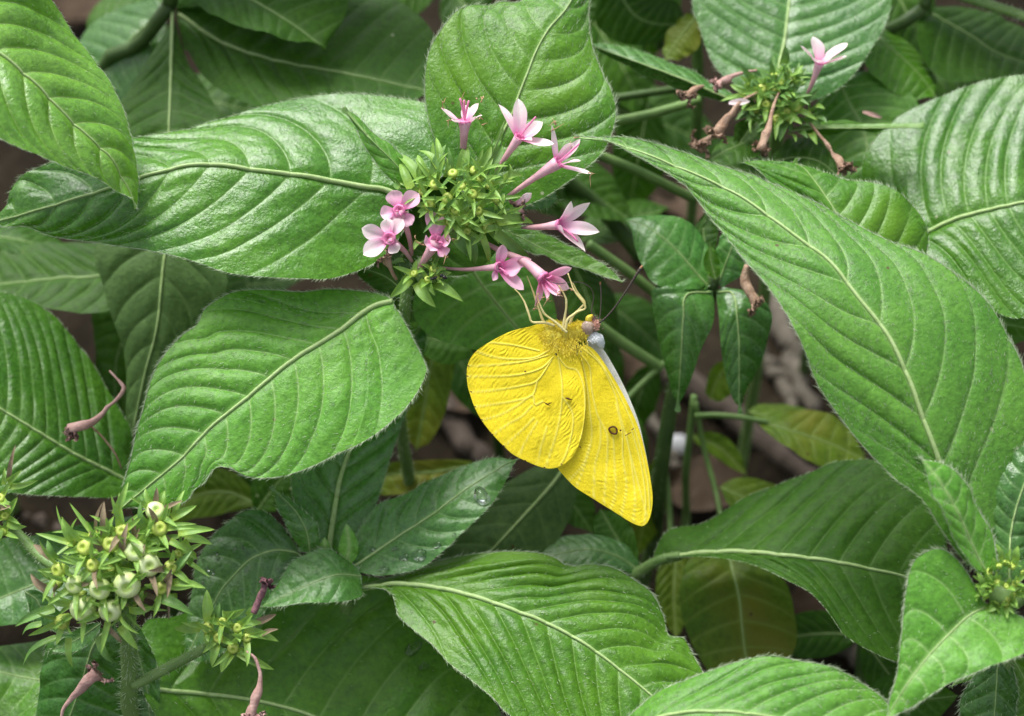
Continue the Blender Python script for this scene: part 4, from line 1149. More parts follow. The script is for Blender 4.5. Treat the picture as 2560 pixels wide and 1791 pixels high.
leaf2(Cp, [(845, 1420), (815, 1390), (812, 1345)], 22, 22, [1.2, 1.0], mat='young', seed=78, nu=40, nw=10)
C1, C1d = leaf(Cp, [(880, 1470), (912, 1468), (975, 1458), (1050, 1461), (1144, 1479), (1222, 1502), (1301, 1530), (1360, 1552), (1458, 1604), (1556, 1675), (1642, 1746), (1760, 1860)],
     [(890, 1466), (948, 1453), (1026, 1428), (1105, 1411), (1222, 1396), (1281, 1390), (1360, 1392), (1399, 1408), (1420, 1419), (1477, 1412), (1528, 1418), (1575, 1447), (1626, 1483), (1658, 1534), (1675, 1575), (1711, 1591), (1738, 1632), (1768, 1690), (1785, 1770), (1770, 1850)],
     [(890, 1474), (928, 1472), (972, 1480), (987, 1514), (997, 1540), (1038, 1577), (1081, 1612), (1124, 1659), (1183, 1706), (1230, 1746), (1273, 1789), (1400, 1880), (1600, 1930), (1740, 1880)],
     [1.4, 0.9, 0.4, 0.1, -0.2, -0.5], 0.8, -0.7, mat='leaf', seed=79, nv=14, amp=1.3, rib=0.085, hair=45, ehair=85, slant=0.34, **HG)

# ------------------------------------------------------------------ seed head plant, lower left
Gp = plant('seed_head_plant', 330, 1790, 1.0, 'plant with clusters of green seed cups and dried sepals, lower left')
stem(Gp, [(300, 1450, -1.1), (318, 1560, -0.6), (325, 1690, 0.1), (329, 1790, 0.8)], (0.14, 0.15, 0.17, 0.18), 'stem', hair=130, ground=(0, 0.1), hlen=0.12)
stem(Gp, [(332, 1715, 0.1), (420, 1670, 0.0), (515, 1620, -0.2)], (0.10, 0.085), 'stem', hair=90, name='branch')
stem(Gp, [(250, 1460, -0.5), (126, 1410, -0.1), (60, 1350, 0.1), (15, 1300, 0.2)], (0.10, 0.085), 'stem', hair=90, name='branch')
B1, B1d = leaf(Gp, [(335, 1712), (377, 1722), (510, 1734), (628, 1749), (745, 1777), (900, 1830), (1260, 1900)],
     [(340, 1690), (360, 1560), (431, 1545), (600, 1480), (850, 1440), (1010, 1470), (1120, 1590), (1230, 1740), (1280, 1860)],
     [(345, 1725), (430, 1830), (650, 1950), (900, 2000), (1200, 1960)], [0.9, 1.4, 1.8, 1.9, 1.8], 0.7, -0.4, mat='leaf', seed=81, nv=10, rib=0.07, ehair=30, hair=8, nu=130, nw=34)
leaf(Gp, [(320, 1700), (310, 1660), (215, 1690), (100, 1697), (0, 1679), (-120, 1660)], [(300, 1680), (200, 1600), (98, 1602), (0, 1616), (-90, 1640)], [(310, 1740), (200, 1790), (90, 1800), (0, 1790), (-90, 1720)], [1.2, 1.7, 2.0, 2.0], 0.6, -0.4, mat='leaf', seed=82, rib=0.05, **HM)
leaf(Gp, [(285, 1560), (235, 1610), (205, 1700), (170, 1800), (120, 1900)], [(270, 1570), (140, 1590), (112, 1640), (90, 1789), (80, 1870)], [(300, 1570), (310, 1640), (330, 1740), (260, 1860)], [0.2, 0.4, 0.8, 1.1], 0.2, 0.2, mat='blue', seed=83, nv=7, rib=0.05, ehair=20, **HM)
leaf(Gp, [(330, 1570), (345, 1640), (365, 1720), (375, 1830)], [(325, 1580), (315, 1660), (330, 1800)], [(345, 1560), (385, 1640), (400, 1740), (390, 1830)], [0.5, 0.8, 1.0], mat='blue', seed=84, nv=6, ehair=20, **HM)
leaf2(Gp, [(250, 1560), (190, 1600), (120, 1630)], 26, 22, [-0.2, 0.2], mat='blue', seed=85, nu=50, nw=12, ehair=25)
leaf2(Gp, [(60, 1480), (90, 1500), (110, 1530), (180, 1590)], 30, 30, [0.8, 1.0], mat='blue', seed=86, nu=50, nw=12, ehair=25)


def S4(X, Y): return X / 2.429, 1130 + Y / 2.429
hb = head_core(Gp, 285, 1440, -0.75, 78, cv(0, 0.6, -0.8), 'sepal_deep')
for X, Y, r in ((445, 810, 50), (600, 840, 58), (770, 815, 72), (495, 965, 72), (665, 975, 60), (945, 355, 52), (970, 465, 42), (820, 600, 58), (905, 690, 62), (510, 580, 44), (670, 560, 44), (350, 720, 42), (370, 1040, 42), (740, 480, 36), (1040, 700, 36), (560, 690, 36), (980, 830, 36)):
    x, y = S4(X, Y)
    ox, oy = (X - 690) / 420, -(Y - 720) / 420
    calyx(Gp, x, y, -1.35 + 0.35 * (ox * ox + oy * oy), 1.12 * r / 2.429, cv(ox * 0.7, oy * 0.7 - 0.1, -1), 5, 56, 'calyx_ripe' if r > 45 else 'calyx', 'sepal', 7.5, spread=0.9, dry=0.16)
for X0, Y0, X1, Y1, wd, mt in ((640, 520, 630, 300, 10, 'sepal_dry'), (640, 540, 690, 390, 10, 'sepal'), (440, 540, 375, 395, 11, 'sepal'), (340, 650, 285, 535, 11, 'sepal_deep'), (740, 620, 775, 430, 9, 'sepal_dry'), (1080, 490, 1305, 470, 12, 'sepal'),
                               (1120, 520, 1290, 560, 12, 'sepal'), (1110, 540, 1198, 655, 13, 'sepal'), (1030, 540, 1130, 600, 9, 'sepal'), (1040, 730, 1165, 600, 10, 'sepal_deep'), (960, 810, 1030, 705, 10, 'sepal'), (1040, 800, 1250, 825, 12, 'sepal'),
                               (950, 880, 1180, 990, 14, 'sepal_deep'), (780, 950, 940, 940, 13, 'sepal'), (730, 1060, 840, 1205, 11, 'sepal'), (640, 1060, 745, 1165, 7, 'sepal_dry'), (430, 920, 250, 860, 11, 'sepal'), (330, 950, 85, 1060, 12, 'sepal_deep'),
                               (340, 1130, 130, 1295, 10, 'sepal_deep'), (420, 1130, 440, 1310, 9, 'sepal'), (600, 1120, 690, 1290, 12, 'sepal_deep'), (920, 320, 880, 220, 9, 'sepal'), (965, 320, 1000, 235, 9, 'sepal'), (1040, 400, 1195, 325, 11, 'sepal'),
                               (1060, 400, 1120, 230, 9, 'sepal'), (860, 660, 880, 560, 9, 'sepal_dry'), (590, 900, 600, 850, 5, 'sepal_dry'), (1180, 610, 1150, 700, 8, 'sepal'), (700, 380, 780, 180, 10, 'sepal'), (310, 640, 200, 560, 10, 'sepal_dry'), (860, 900, 870, 840, 8, 'sepal'),
                               (300, 840, 180, 740, 12, 'sepal_dry'), (1060, 860, 1070, 940, 8, 'sepal'), (430, 1000, 330, 1080, 10, 'sepal'), (250, 1050, 130, 1110, 11, 'sepal_deep'), (880, 470, 850, 300, 9, 'sepal_deep'), (620, 600, 540, 480, 8, 'sepal_dry')):
    x0, y0 = S4(X0, Y0); x1, y1 = S4(X1, Y1)
    ox, oy = (X0 - 690) / 420, -(Y0 - 720) / 420
    sepal(hb, (x0, y0, -1.3 + 0.35 * (ox * ox + oy * oy)), (x1, y1, -1.4 + 0.5 * (ox * ox + oy * oy)), wd, mt)
for i in range(26):
    a = rng.rand() * 6.28; q_ = rng.rand() ** 0.5
    ox, oy = math.cos(a) * q_, math.sin(a) * q_
    calyx(Gp, 285 + ox * 165, 1425 - oy * 165, -1.0 + 0.4 * q_, 10 + 5 * rng.rand(), cv(ox, oy, -0.7), 5, 62, 'calyx', 'sepal', 7, dry=0.12)
# side head
hs2 = head_core(Gp, *S4(1380, 1110), -0.35, 42, cv(0.2, 0.5, -0.8))
for X, Y, r in ((1258, 1070, 36), (1325, 1130, 34), (1415, 1195, 36), (1350, 1030, 26), (1440, 1070, 30), (1500, 1130, 28)):
    x, y = S4(X, Y)
    calyx(Gp, x, y, -0.5, r / 2.429, cv((X - 1380) / 300, -(Y - 1100) / 300, -1), 3, 44, 'calyx', 'sepal', 8)
for X0, Y0, X1, Y1, wd, mt in ((1275, 1030, 1255, 835, 15, 'sepal'), (1215, 1060, 1055, 1075, 14, 'sepal'), (1300, 1010, 1335, 920, 10, 'sepal_deep'), (1265, 1100, 1255, 1180, 10, 'sepal'), (1315, 1170, 1285, 1305, 11, 'sepal'), (1400, 1225, 1340, 1340, 13, 'sepal'),
                               (1450, 1210, 1665, 1325, 13, 'sepal'), (1480, 1090, 1695, 1150, 13, 'sepal'), (1440, 1060, 1600, 1035, 12, 'sepal'), (1360, 990, 1490, 955, 13, 'sepal'), (1480, 1220, 1560, 1295, 12, 'sepal_deep'), (1560, 1035, 1680, 985, 9, 'sepal_dry'),
                               (1400, 1040, 1350, 960, 9, 'sepal'), (1510, 1000, 1560, 930, 10, 'sepal'), (1590, 1110, 1690, 1075, 7, 'sepal_dry'), (1380, 1100, 1400, 1000, 8, 'sepal_deep'), (1460, 1140, 1580, 1120, 9, 'sepal')):
    x0, y0 = S4(X0, Y0); x1, y1 = S4(X1, Y1)
    sepal(hs2, (x0, y0, -0.45), (x1, y1, -0.6 + 0.3 * rng.rand()), wd, mt)
def s4d(L, d): return [(*S4(X, Y), d) for X, Y in L]
withered(Gp, s4d([(1540, 980), (1570, 900), (1600, 840), (1625, 795)], -0.6), (8, 9, 9, 8), 'dry_dark', 0.6, 8)
withered(Gp, s4d([(1490, 1210), (1545, 1250), (1580, 1330), (1575, 1430), (1545, 1530), (1525, 1610)], -0.6), (3, 4, 4.5, 8, 12, 17), 'dry_pink', 0.7, 9)
dwt = withered(None, s4d([(365, 1640), (385, 1560), (430, 1500), (490, 1440), (540, 1380), (585, 1345)], 0.0), (3.5, 4, 6, 11, 15, 17), 'dry_pink', 0.7, 10, 'fallen_flower')
tag(dwt, 'dry pinkish trumpet flower lying mouth up on a leaf below the seed head', 'fallen flower')
# head at the left edge
h3 = head_core(Gp, 5, 1270, 0.15, 36, cv(-0.2, 0.6, -0.7))
for x, y, r in ((0, 1245, 12), (12, 1290, 11), (-12, 1270, 12), (8, 1330, 9)):
    calyx(Gp, x, y, -0.05, r, cv(x / 60, 0.3, -0.9), 4, 42, 'calyx', 'sepal', 8, dry=0.2)
for x0, y0, x1, y1, wd, mt in ((22, 1215, 95, 1202, 9, 'sepal'), (18, 1205, 55, 1175, 8, 'sepal'), (22, 1195, 38, 1112, 6, 'sepal_dry'), (18, 1305, 66, 1318, 12, 'sepal'), (2, 1320, 0, 1355, 9, 'sepal'), (10, 1212, 12, 1170, 6, 'sepal')):
    sepal(h3, (x0, y0, -0.1), (x1, y1, -0.15), wd, mt)

# ------------------------------------------------------------------ big bright leaf entering from the upper left
Lp = plant('leafy_plant', -300, 60, 1.2, 'plant with one bright glossy leaf reaching in from the upper left corner')
stem(Lp, [(-300, -110, -1.4), (-310, 0, -0.4), (-310, 160, 1.0)], 0.15, 'stem', ground=(-0.2, 0.3))
leaf(Lp, [(-290, -100), (-130, 30), (0, 129), (98, 212), (157, 275), (220, 337), (275, 388), (322, 463), (346, 520)],
     [(-280, -120), (-120, -180), (60, -80), (122, 0), (169, 63), (220, 129), (271, 204), (298, 267), (314, 326), (330, 392), (343, 463), (348, 518)],
     [(-290, -80), (-260, 90), (-140, 260), (0, 345), (78, 384), (157, 416), (235, 443), (290, 479), (343, 520)],
     [-1.4, -1.6, -1.5, -1.2, -0.8, -0.3], [0.6, 1.5, 0.6], [-0.3, -1.0, -0.3], mat='sunlit', seed=91, nv=10, amp=1.3, rib=0.06, hair=45, ehair=60, slant=0.36, hlen=0.06, nu=150, nw=40)

# ------------------------------------------------------------------ central flowering shoot the butterfly feeds on
Ap = plant('flowering_plant', 1010, 1000, 3.4, 'flowering shoot with a ring of pink star flowers that the butterfly feeds on')
stem(Ap, [(1060, 650, 0.1), (1022, 705, 0.35), (1012, 780, 0.9), (1005, 900, 1.9), (1000, 1050, 3.2)], (0.10, 0.11, 0.13, 0.15), 'stem', hair=90, ground=(0, 0.2))
stem(Ap, [(1030, 690, 0.3), (1080, 640, 0.2), (1140, 570, 0.2)], (0.08, 0.07), 'stem', hair=50, name='branch')
leaf(Ap, [(1020, 500), (960, 472), (900, 463), (765, 439), (643, 424), (549, 410), (471, 410), (392, 428), (341, 443), (271, 467), (157, 502), (0, 549), (-60, 566)],
     [(1050, 480), (1150, 400), (1120, 285), (948, 247), (780, 242), (660, 260), (549, 290), (431, 318), (322, 341), (200, 375), (118, 412), (59, 435), (27, 471), (15, 510), (-30, 545)],
     [(1030, 540), (960, 640), (840, 694), (745, 700), (667, 698), (569, 686), (471, 651), (373, 627), (235, 605), (118, 588), (59, 567), (0, 571), (-50, 572)],
     [0.7, 0.7, 0.5, 0.4, 0.3, 0.5, 0.8], [0.3, 1.3, 1.2, 0.8, 0.3], [-0.1, -0.5, -0.4, -0.1, 0.0], mat='gloss', seed=92, nv=11, amp=1.05, rib=0.085, hair=35, ehair=70, slant=0.36, hlen=0.08, wave=1.3, **HG)
leaf(Ap, [(1185, 520), (1215, 430), (1246, 353), (1281, 282), (1297, 235), (1320, 177), (1340, 126), (1371, 71), (1422, 8), (1490, -120)],
     [(1180, 520), (1130, 420), (1092, 353), (1073, 294), (1065, 235), (1068, 165), (1085, 110), (1120, 59), (1156, 27), (1214, 22), (1254, 8), (1300, 8), (1350, -30), (1440, -100)],
     [(1200, 530), (1320, 512), (1418, 457), (1497, 392), (1528, 333), (1537, 282), (1528, 240), (1505, 184), (1481, 118), (1474, 47), (1480, -30), (1492, -110)],
     [0.7, 0.8, 0.8, 0.9, 1.2, 2.0], [0.2, 0.3, 0.5, 0.3], [0, -0.1, 0.2, 0.2], mat='leaf', seed=93, nv=9, amp=1.0, rib=0.05, hair=170, ehair=90, slant=0.32, hlen=0.10, **HG)
leaf(Ap, [(1040, 470), (985, 405), (925, 345), (858, 269)], [(1025, 475), (992, 462), (936, 402), (889, 322), (862, 278)], [(1045, 460), (1020, 410), (987, 372), (940, 335), (889, 286), (861, 270)], [0.2, 0.0, -0.1, -0.1], 0.1, 0.15, mat='young', seed=94, nv=6, rib=0.03, hair=60, ehair=70, nu=70, nw=16)
leaf(Ap, [(985, 752), (975, 753), (920, 772), (843, 829), (726, 902), (608, 1000), (526, 1066), (451, 1145), (392, 1195), (290, 1280)],
     [(985, 748), (960, 742), (908, 732), (830, 725), (804, 727), (745, 733), (667, 727), (596, 731), (549, 749), (510, 776), (494, 811), (463, 833), (432, 862), (396, 913), (377, 964), (361, 1023), (341, 1082), (326, 1149), (308, 1208), (286, 1275)],
     [(985, 760), (1003, 792), (1034, 851), (1065, 915), (1061, 945), (1026, 1004), (979, 1051), (908, 1102), (830, 1137), (785, 1161), (706, 1188), (634, 1193), (606, 1180), (585, 1168), (557, 1163), (530, 1176), (510, 1205), (486, 1222), (463, 1252), (430, 1262), (300, 1284)],
     [0.8, 0.5, 0.2, 0.0, -0.1, -0.1], [0.3, 0.5, 0.3, 0.0], [-0.2, -0.4, -0.2, 0], mat='young', seed=95, nv=12, amp=1.15, rib=0.08, hair=120, ehair=100, slant=0.33, hlen=0.09, **HG)
leaf(Ap, [(1240, 560), (1300, 590), (1370, 625), (1450, 660), (1558, 703)], [(1250, 555), (1320, 570), (1399, 604), (1477, 643), (1545, 692)], [(1240, 575), (1280, 610), (1332, 633), (1418, 663), (1545, 704)], [0.5, 0.4, 0.4, 0.3], 0.2, -0.1, mat='leaf', seed=96, nv=7, rib=0.03, hair=80, ehair=90, nu=80, nw=18)
leaf(Ap, [(1235, 450), (1330, 480), (1400, 500)], [(1240, 440), (1330, 450), (1395, 480)], [(1240, 470), (1300, 520), (1380, 520)], [0.9, 1.1, 1.4], mat='blue', seed=97, nv=6, ehair=40, nu=60, nw=16)
leaf2(Ap, [(1000, 640), (1080, 590), (1170, 540), (1300, 470)], 130, 130, [1.1, 1.2, 1.3], mat='deep', seed=101, nu=60, nw=16, ehair=30)
leaf2(Ap, [(1020, 740), (960, 690), (870, 660)], 40, 40, [0.9, 1.2], mat='deep', seed=98, nu=60, nw=16, ehair=30)
leaf2(Ap, [(1215, 420), (1245, 350), (1262, 300)], 9, 9, [0.3, 0.1], mat='young', seed=99, nu=40, nw=8)


def S2(X, Y): return 860 + X / 2.868, 220 + Y / 2.868
ha = head_core(Ap, 1160, 530, 0.25, 70, cv(0, 0.6, -0.8), 'sepal_deep')
for X, Y, r in ((610, 840, 36), (860, 950, 40), (650, 690, 36), (780, 610, 34), (940, 590, 36), (1030, 690, 36), (920, 760, 34), (740, 790, 36), (800, 880, 30), (1090, 790, 32), (1030, 1000, 36), (700, 890, 30), (840, 700, 30), (560, 740, 28), (960, 880, 32), (1100, 930, 30), (640, 600, 28), (980, 650, 26), (760, 960, 28), (880, 1030, 28)):
    x, y = S2(X, Y)
    ox, oy = (X - 840) / 380, -(Y - 800) / 330
    calyx(Ap, x, y, -0.32 + 0.35 * (ox * ox + oy * oy), 1.15 * r / 2.868, cv(ox * 0.8, oy * 0.8 + 0.1, -0.9), 5, 50, 'calyx', 'sepal' if rng.rand() < .85 else 'sepal_deep', 6.5, spread=0.95)
for X0, Y0, X1, Y1, wd, mt in ((640, 650, 730, 400, 13, 'sepal_deep'), (845, 600, 880, 400, 16, 'sepal'), (580, 720, 335, 452, 15, 'sepal'), (590, 640, 525, 475, 11, 'sepal'), (680, 580, 535, 442, 12, 'sepal'), (700, 560, 660, 350, 9, 'sepal'),
                               (790, 800, 850, 585, 12, 'sepal_deep'), (960, 600, 1060, 415, 12, 'sepal'), (1050, 560, 1140, 410, 13, 'sepal_deep'), (1160, 680, 1190, 540, 10, 'sepal'), (1150, 650, 1290, 630, 11, 'sepal'), (900, 950, 1195, 860, 16, 'sepal_deep'),
                               (1100, 960, 1365, 965, 15, 'sepal'), (1000, 1020, 1150, 1010, 10, 'sepal'), (780, 1040, 915, 1225, 15, 'sepal_deep'), (890, 1040, 940, 1285, 12, 'sepal_deep'), (1090, 1040, 1350, 1255, 14, 'sepal_deep'), (990, 1060, 1045, 1265, 9, 'sepal'),
                               (600, 870, 525, 890, 9, 'sepal'), (960, 830, 1000, 670, 13, 'sepal'), (820, 880, 970, 820, 12, 'sepal_deep'), (1000, 780, 1020, 620, 11, 'sepal_deep'), (400, 700, 370, 660, 12, 'sepal_deep'), (480, 720, 400, 520, 12, 'sepal'), (730, 640, 740, 500, 10, 'sepal'),
                               (1120, 830, 1150, 760, 9, 'sepal'), (1190, 880, 1290, 900, 9, 'sepal_deep'), (330, 830, 260, 825, 7, 'sepal_deep'), (900, 640, 1000, 560, 10, 'sepal'), (560, 560, 520, 640, 9, 'sepal')):
    x0, y0 = S2(X0, Y0); x1, y1 = S2(X1, Y1)
    ox, oy = (X1 - 840) / 420, -(Y1 - 800) / 420
    sepal(ha, (x0, y0, -0.15), (x1, y1, -0.35 + 0.35 * (ox * ox + oy * oy)), wd, mt)
hl = head_core(Ap, *S2(560, 1330), 0.2, 26, cv(0, 0.7, -0.7))
for X, Y, r in ((500, 1330, 26), (640, 1300, 30), (600, 1370, 26), (660, 1360, 24)):
    x, y = S2(X, Y)
    calyx(Ap, x, y, 0.0, r / 2.868, cv((X - 570) / 200, 0.4, -0.8), 4, 34, 'calyx', 'sepal', 7)
for X0, Y0, X1, Y1, wd, mt in ((470, 1360, 328, 1505, 14, 'sepal'), (530, 1390, 655, 1575, 17, 'sepal'), (640, 1400, 855, 1530, 14, 'sepal'), (600, 1370, 650, 1490, 10, 'sepal'), (640, 1240, 730, 1180, 10, 'sepal_deep'), (430, 1240, 340, 1260, 9, 'sepal_deep'), (540, 1100, 500, 1160, 9, 'sepal')):
    x0, y0 = S2(X0, Y0); x1, y1 = S2(X1, Y1)
    sepal(hl, (x0, y0, 0.05), (x1, y1, -0.05), wd, mt)
for pts in (([(1100, 790), (1000, 820), (900, 860)]), ([(690, 1290), (640, 1320), (560, 1360)]), ([(510, 1340), (540, 1380), (560, 1420)])):
    stem(Ap, [(*S2(*q), 0.15) for q in pts], 0.035, 'stem', name='flower_stalk')

flower(Ap, [(1158, 372, -0.05), (1160, 340, -0.15), (1162, 306, -0.2)], (0, 0.95, -0.3), [(1104, 270, 0.0, 12), (1206, 290, -0.15, 12), (1197, 258, 0.05, 13), (1128, 300, -0.2, 9), (1165, 262, 0.25, 10)], 12, tr=(10, 11, 13, 20), style=[(1150, 246), (1172, 252), (1160, 250)], scorch=0.9, mouth_r=17)
flower(Ap, [(1237, 436, 0.0), (1262, 396, -0.15), (1297, 345, -0.3)], (0.35, 0.55, -0.75), [(1245, 262, 0.05, 11), (1294, 247, 0.1, 17), (1357, 306, 0.0, 17), (1385, 359, -0.1, 13), (1330, 352, -0.25, 9)], 15, tr=(5, 7, 10, 15), style=[(1340, 292)], mouth_r=12)
flower(Ap, [(1240, 513, 0.05), (1300, 470, -0.15), (1350, 436, -0.25), (1393, 408, -0.3)], (0.75, 0.45, -0.5), [(1380, 312, 0.0, 13), (1432, 358, 0.1, 14), (1450, 348, 0.2, 9), (1478, 434, -0.1, 12), (1452, 404, -0.2, 10)], 12, tr=(5, 7, 10, 20), style=[(1448, 360)], scorch=0.7, mouth_r=15)
flower(Ap, [(1303, 570, 0.1), (1350, 568, -0.05), (1395, 563, -0.15)], (0.85, 0.0, -0.55), [(1427, 502, -0.1, 14), (1476, 507, 0.1, 13), (1499, 581, 0.0, 15), (1463, 631, 0.0, 14), (1410, 590, -0.3, 12)], 14, tr=(3, 8, 10, 15), style=[(1445, 605)], mouth_r=14)
flower(Ap, [(1030, 640, 0.25), (1022, 590, 0.05), (998, 527, -0.15)], (-0.15, 0.1, -1), [(980, 476, 0, 17), (1048, 484, 0, 18), (1030, 563, 0, 15), (985, 558, 0, 14), (950, 535, 0, 15)], 16, 'petal_deep', tr=(5, 7, 9, 14), blunt=0.6, style=[(1003, 540), (990, 530)], mouth_r=15)
flower(Ap, [(1031, 655, 0.2), (1008, 625, 0.0), (974, 597, -0.2)], (-0.35, 0, -0.95), [(904, 571, 0, 16), (908, 638, 0, 18), (993, 632, 0, 15), (1008, 548, 0, 15), (966, 546, 0, 15)], 16, 'petal', tr=(5, 7, 9, 14), blunt=0.3, mouth_r=17, style=[(980, 605)], scorch=0.3)
flower(Ap, [(1038, 687, 0.2), (1058, 655, 0.05), (1090, 605, -0.15)], (0.2, 0.25, -0.95), [(1090, 520, 0.1, 23), (1060, 605, -0.15, 14), (1128, 600, -0.1, 15), (1116, 640, -0.05, 14), (1075, 628, -0.2, 12)], 16, 'petal_deep', tr=(7, 9, 13, 20), blunt=0.7, style=[(1095, 590), (1108, 610)], scorch=0.4, mouth_r=19)
flower(Ap, [(1101, 670, 0.2), (1165, 674, 0.05), (1246, 668, -0.15)], (0.6, -0.1, -0.8), [(1258, 612, 0, 16), (1302, 672, 0.05, 18), (1310, 725, 0.05, 15), (1232, 702, -0.1, 9), (1328, 648, 0.15, 13)], 16, 'petal_deep', tr=(4, 5, 7, 12), style=[(1272, 690)], mouth_r=14)
flower(Ap, [(1184, 590, 0.1), (1240, 622, 0.05), (1313, 656, -0.05), (1358, 694, -0.2)], (0.6, -0.6, -0.5), [(1430, 671, 0.05, 14), (1424, 722, 0.0, 16), (1366, 748, -0.1, 12), (1336, 767, 0, 12), (1400, 740, -0.15, 11)], 13, 'petal_deep', tr=(5, 8, 12, 18), style=[(1392, 728), (1380, 690)], scorch=0.5, mouth_r=17)
# unopened bud and a withered bloom
V, Fc, t = lathe(at(1285, 520, 0.05), nrm(at(1328, 484, -0.05) - at(1285, 520, 0.05)), [(0, 0.02, 0), (0.08, 0.07, 0.2), (0.18, 0.06, 0.4), (0.26, 0.075, 0.6), (0.34, 0.06, 0.8), (0.4, 0.005, 1)], 10)
mk('bud', V, Fc, M['petal'], Ap, attrs={'t': t})
withered(Ap, [(992, 700, 0.2), (975, 670, 0.1), (962, 640, 0.0)], (4, 7, 12), 'dry', 0.8, 11)
withered(Ap, [(1272, 540, 0.1), (1290, 528, 0.0), (1302, 522, 0.0)], (4, 8, 10), 'dry_pink', 0.6, 12)

# ------------------------------------------------------------------ tiny insects on the lower sepals
for x, y, a, lab in ((1083, 697, 0.4, 'left one of two tiny black insects on the sepals under the flowers'), (1108, 692, -0.5, 'right larger one of two tiny black insects on the sepals under the flowers')):
    P = at(x, y, -0.12)
    e = empty('insect', P, lab, 'insect', 'tiny black insects')
    dr = cv(math.cos(a), math.sin(a), 0)
    Pp = np.array([P - dr * 0.07, P - dr * 0.03, P, P + dr * 0.03, P + dr * 0.06, P + dr * 0.08])
    tube('body', crv(Pp, 14), [0.012, 0.035, 0.02, 0.032, 0.026, 0.008], M['black'], e, 8)
    for sgn in (-1, 1):
        for q in (-0.03, 0.0, 0.03):
            b = P + dr * q; sd = sgn * nrm(np.cross(dr, F_))
            tube('leg', np.array([b, b + sd * 0.05 - F_ * 0.02, b + sd * 0.08 + F_ * 0.05]), 0.006, M['black'], e, 5)

# ------------------------------------------------------------------ water drops
for x, y, rx, ry, lab in ((1203, 1244, 21, 25, 'largest water drop near the tip of the wet leaf under the butterfly'), (1048, 1387, 24, 14, 'long flat water drop on the lower edge of the wet leaf'), (1092, 1364, 15, 9, 'oval water drop near the lower edge, midway up the wet leaf'),
                          (960, 1428, 16, 12, 'rounded water drop at the base of the wet leaf'), (1010, 1395, 16, 9, 'narrow water drop beside the long flat one on the wet leaf'), (988, 1375, 9, 7, 'small water drop under the midrib of the wet leaf'), (1136, 1340, 7, 6, 'tiny water drop at the lower edge of the wet leaf'),
                          (930, 1372, 10, 8, 'small water drop above the midrib at the base of the wet leaf')):
    drop_px(C2d, x, y, rx, ry, lab, 0.7, 0.5, 'water drops on the wet leaf')
for x, y, rx, ry, lab in ((1030, 1625, 26, 18, 'large dark water drop on the shaded bottom leaf'), (1062, 1668, 15, 12, 'smaller water drop below the large one on the shaded bottom leaf')):
    drop_px(B1d, x, y, rx, ry, lab, 0.65, 0.3, 'water drops on the shaded leaf')
pts = [(528, 1392), (510, 1402), (522, 1418), (500, 1424), (540, 1382), (512, 1440), (545, 1402), (492, 1450), (606, 1374), (590, 1370), (532, 1432), (482, 1462), (508, 1456)]
words = ['topmost', 'bright', 'middle', 'left', 'upper right', 'low middle', 'right', 'lower left', 'far right', 'second far right', 'lower right', 'lowest left', 'bottom']
for (x, y), wd_ in zip(pts, words):
    q = 4 + 3 * rng.rand()
    drop_px(C5d, x, y, q * 1.3, q, 'tiny ' + wd_ + ' droplet of the wet patch beside the seed head', 0.6, rng.rand() * 3, 'droplets of the wet patch')

# ------------------------------------------------------------------ fallen flowers on the left leaf
d0 = 1.25
f1 = withered(None, [(275, 928, d0 + .55), (305, 962, d0 + .2), (308, 975, d0 + 0.12), (285, 1005, d0), (245, 1045, d0 - 0.15), (200, 1065, d0 - 0.2), (172, 1070, d0 - 0.2)], (3, 3, 6, 4, 6, 11, 13), 'dry_pink', 0.8, 20, 'fallen_flower')
tag(f1, 'bent pinkish dry flower with thin stalk lying on the left glossy leaf', 'fallen flower', 'fallen flowers on the left leaf')
f2 = tube('dry_stalk', crv(np.array([at(228, 1066, d0 - 0.1), at(258, 1095, d0), at(288, 1135, d0 + 0.1), at(304, 1172, d0 + 0.25)]), 14), [0.018, 0.022, 0.016], M['dry'], None, 7)
tag(f2, 'thin tan dry stalk beside the fallen flower on the left leaf', 'dry stalk')

# ------------------------------------------------------------------ butterfly
def wingmat(name, c1, c2, cv_, trans=0.3, tc=None):
    m, t = newmat(name)
    co = coords(t)
    base = mixc(t, ramp(t, noise(t, 1.1, 3, 0.5, co), [(0.35, (0, 0, 0)), (0.65, (1, 1, 1))]), c1, c2)
    base = mixc(t, 1.0, base, ramp(t, noise(t, 40, 2, 0.6, co), [(0.3, (0.86, 0.84, 0.7)), (0.7, (1.1, 1.1, 1.1))]), 'MULTIPLY')
    base = mixc(t, attr(t, 'vein'), base, cv_)
    p = t.nodes.new('ShaderNodeBsdfPrincipled')
    t.links.new(base, p.inputs['Base Color'])
    p.inputs['Roughness'].default_value = 0.6
    p.inputs['Specular IOR Level'].default_value = 0.2
    p.inputs['Sheen Weight'].default_value = 0.1
    finish(t, p, base, trans)
    return m


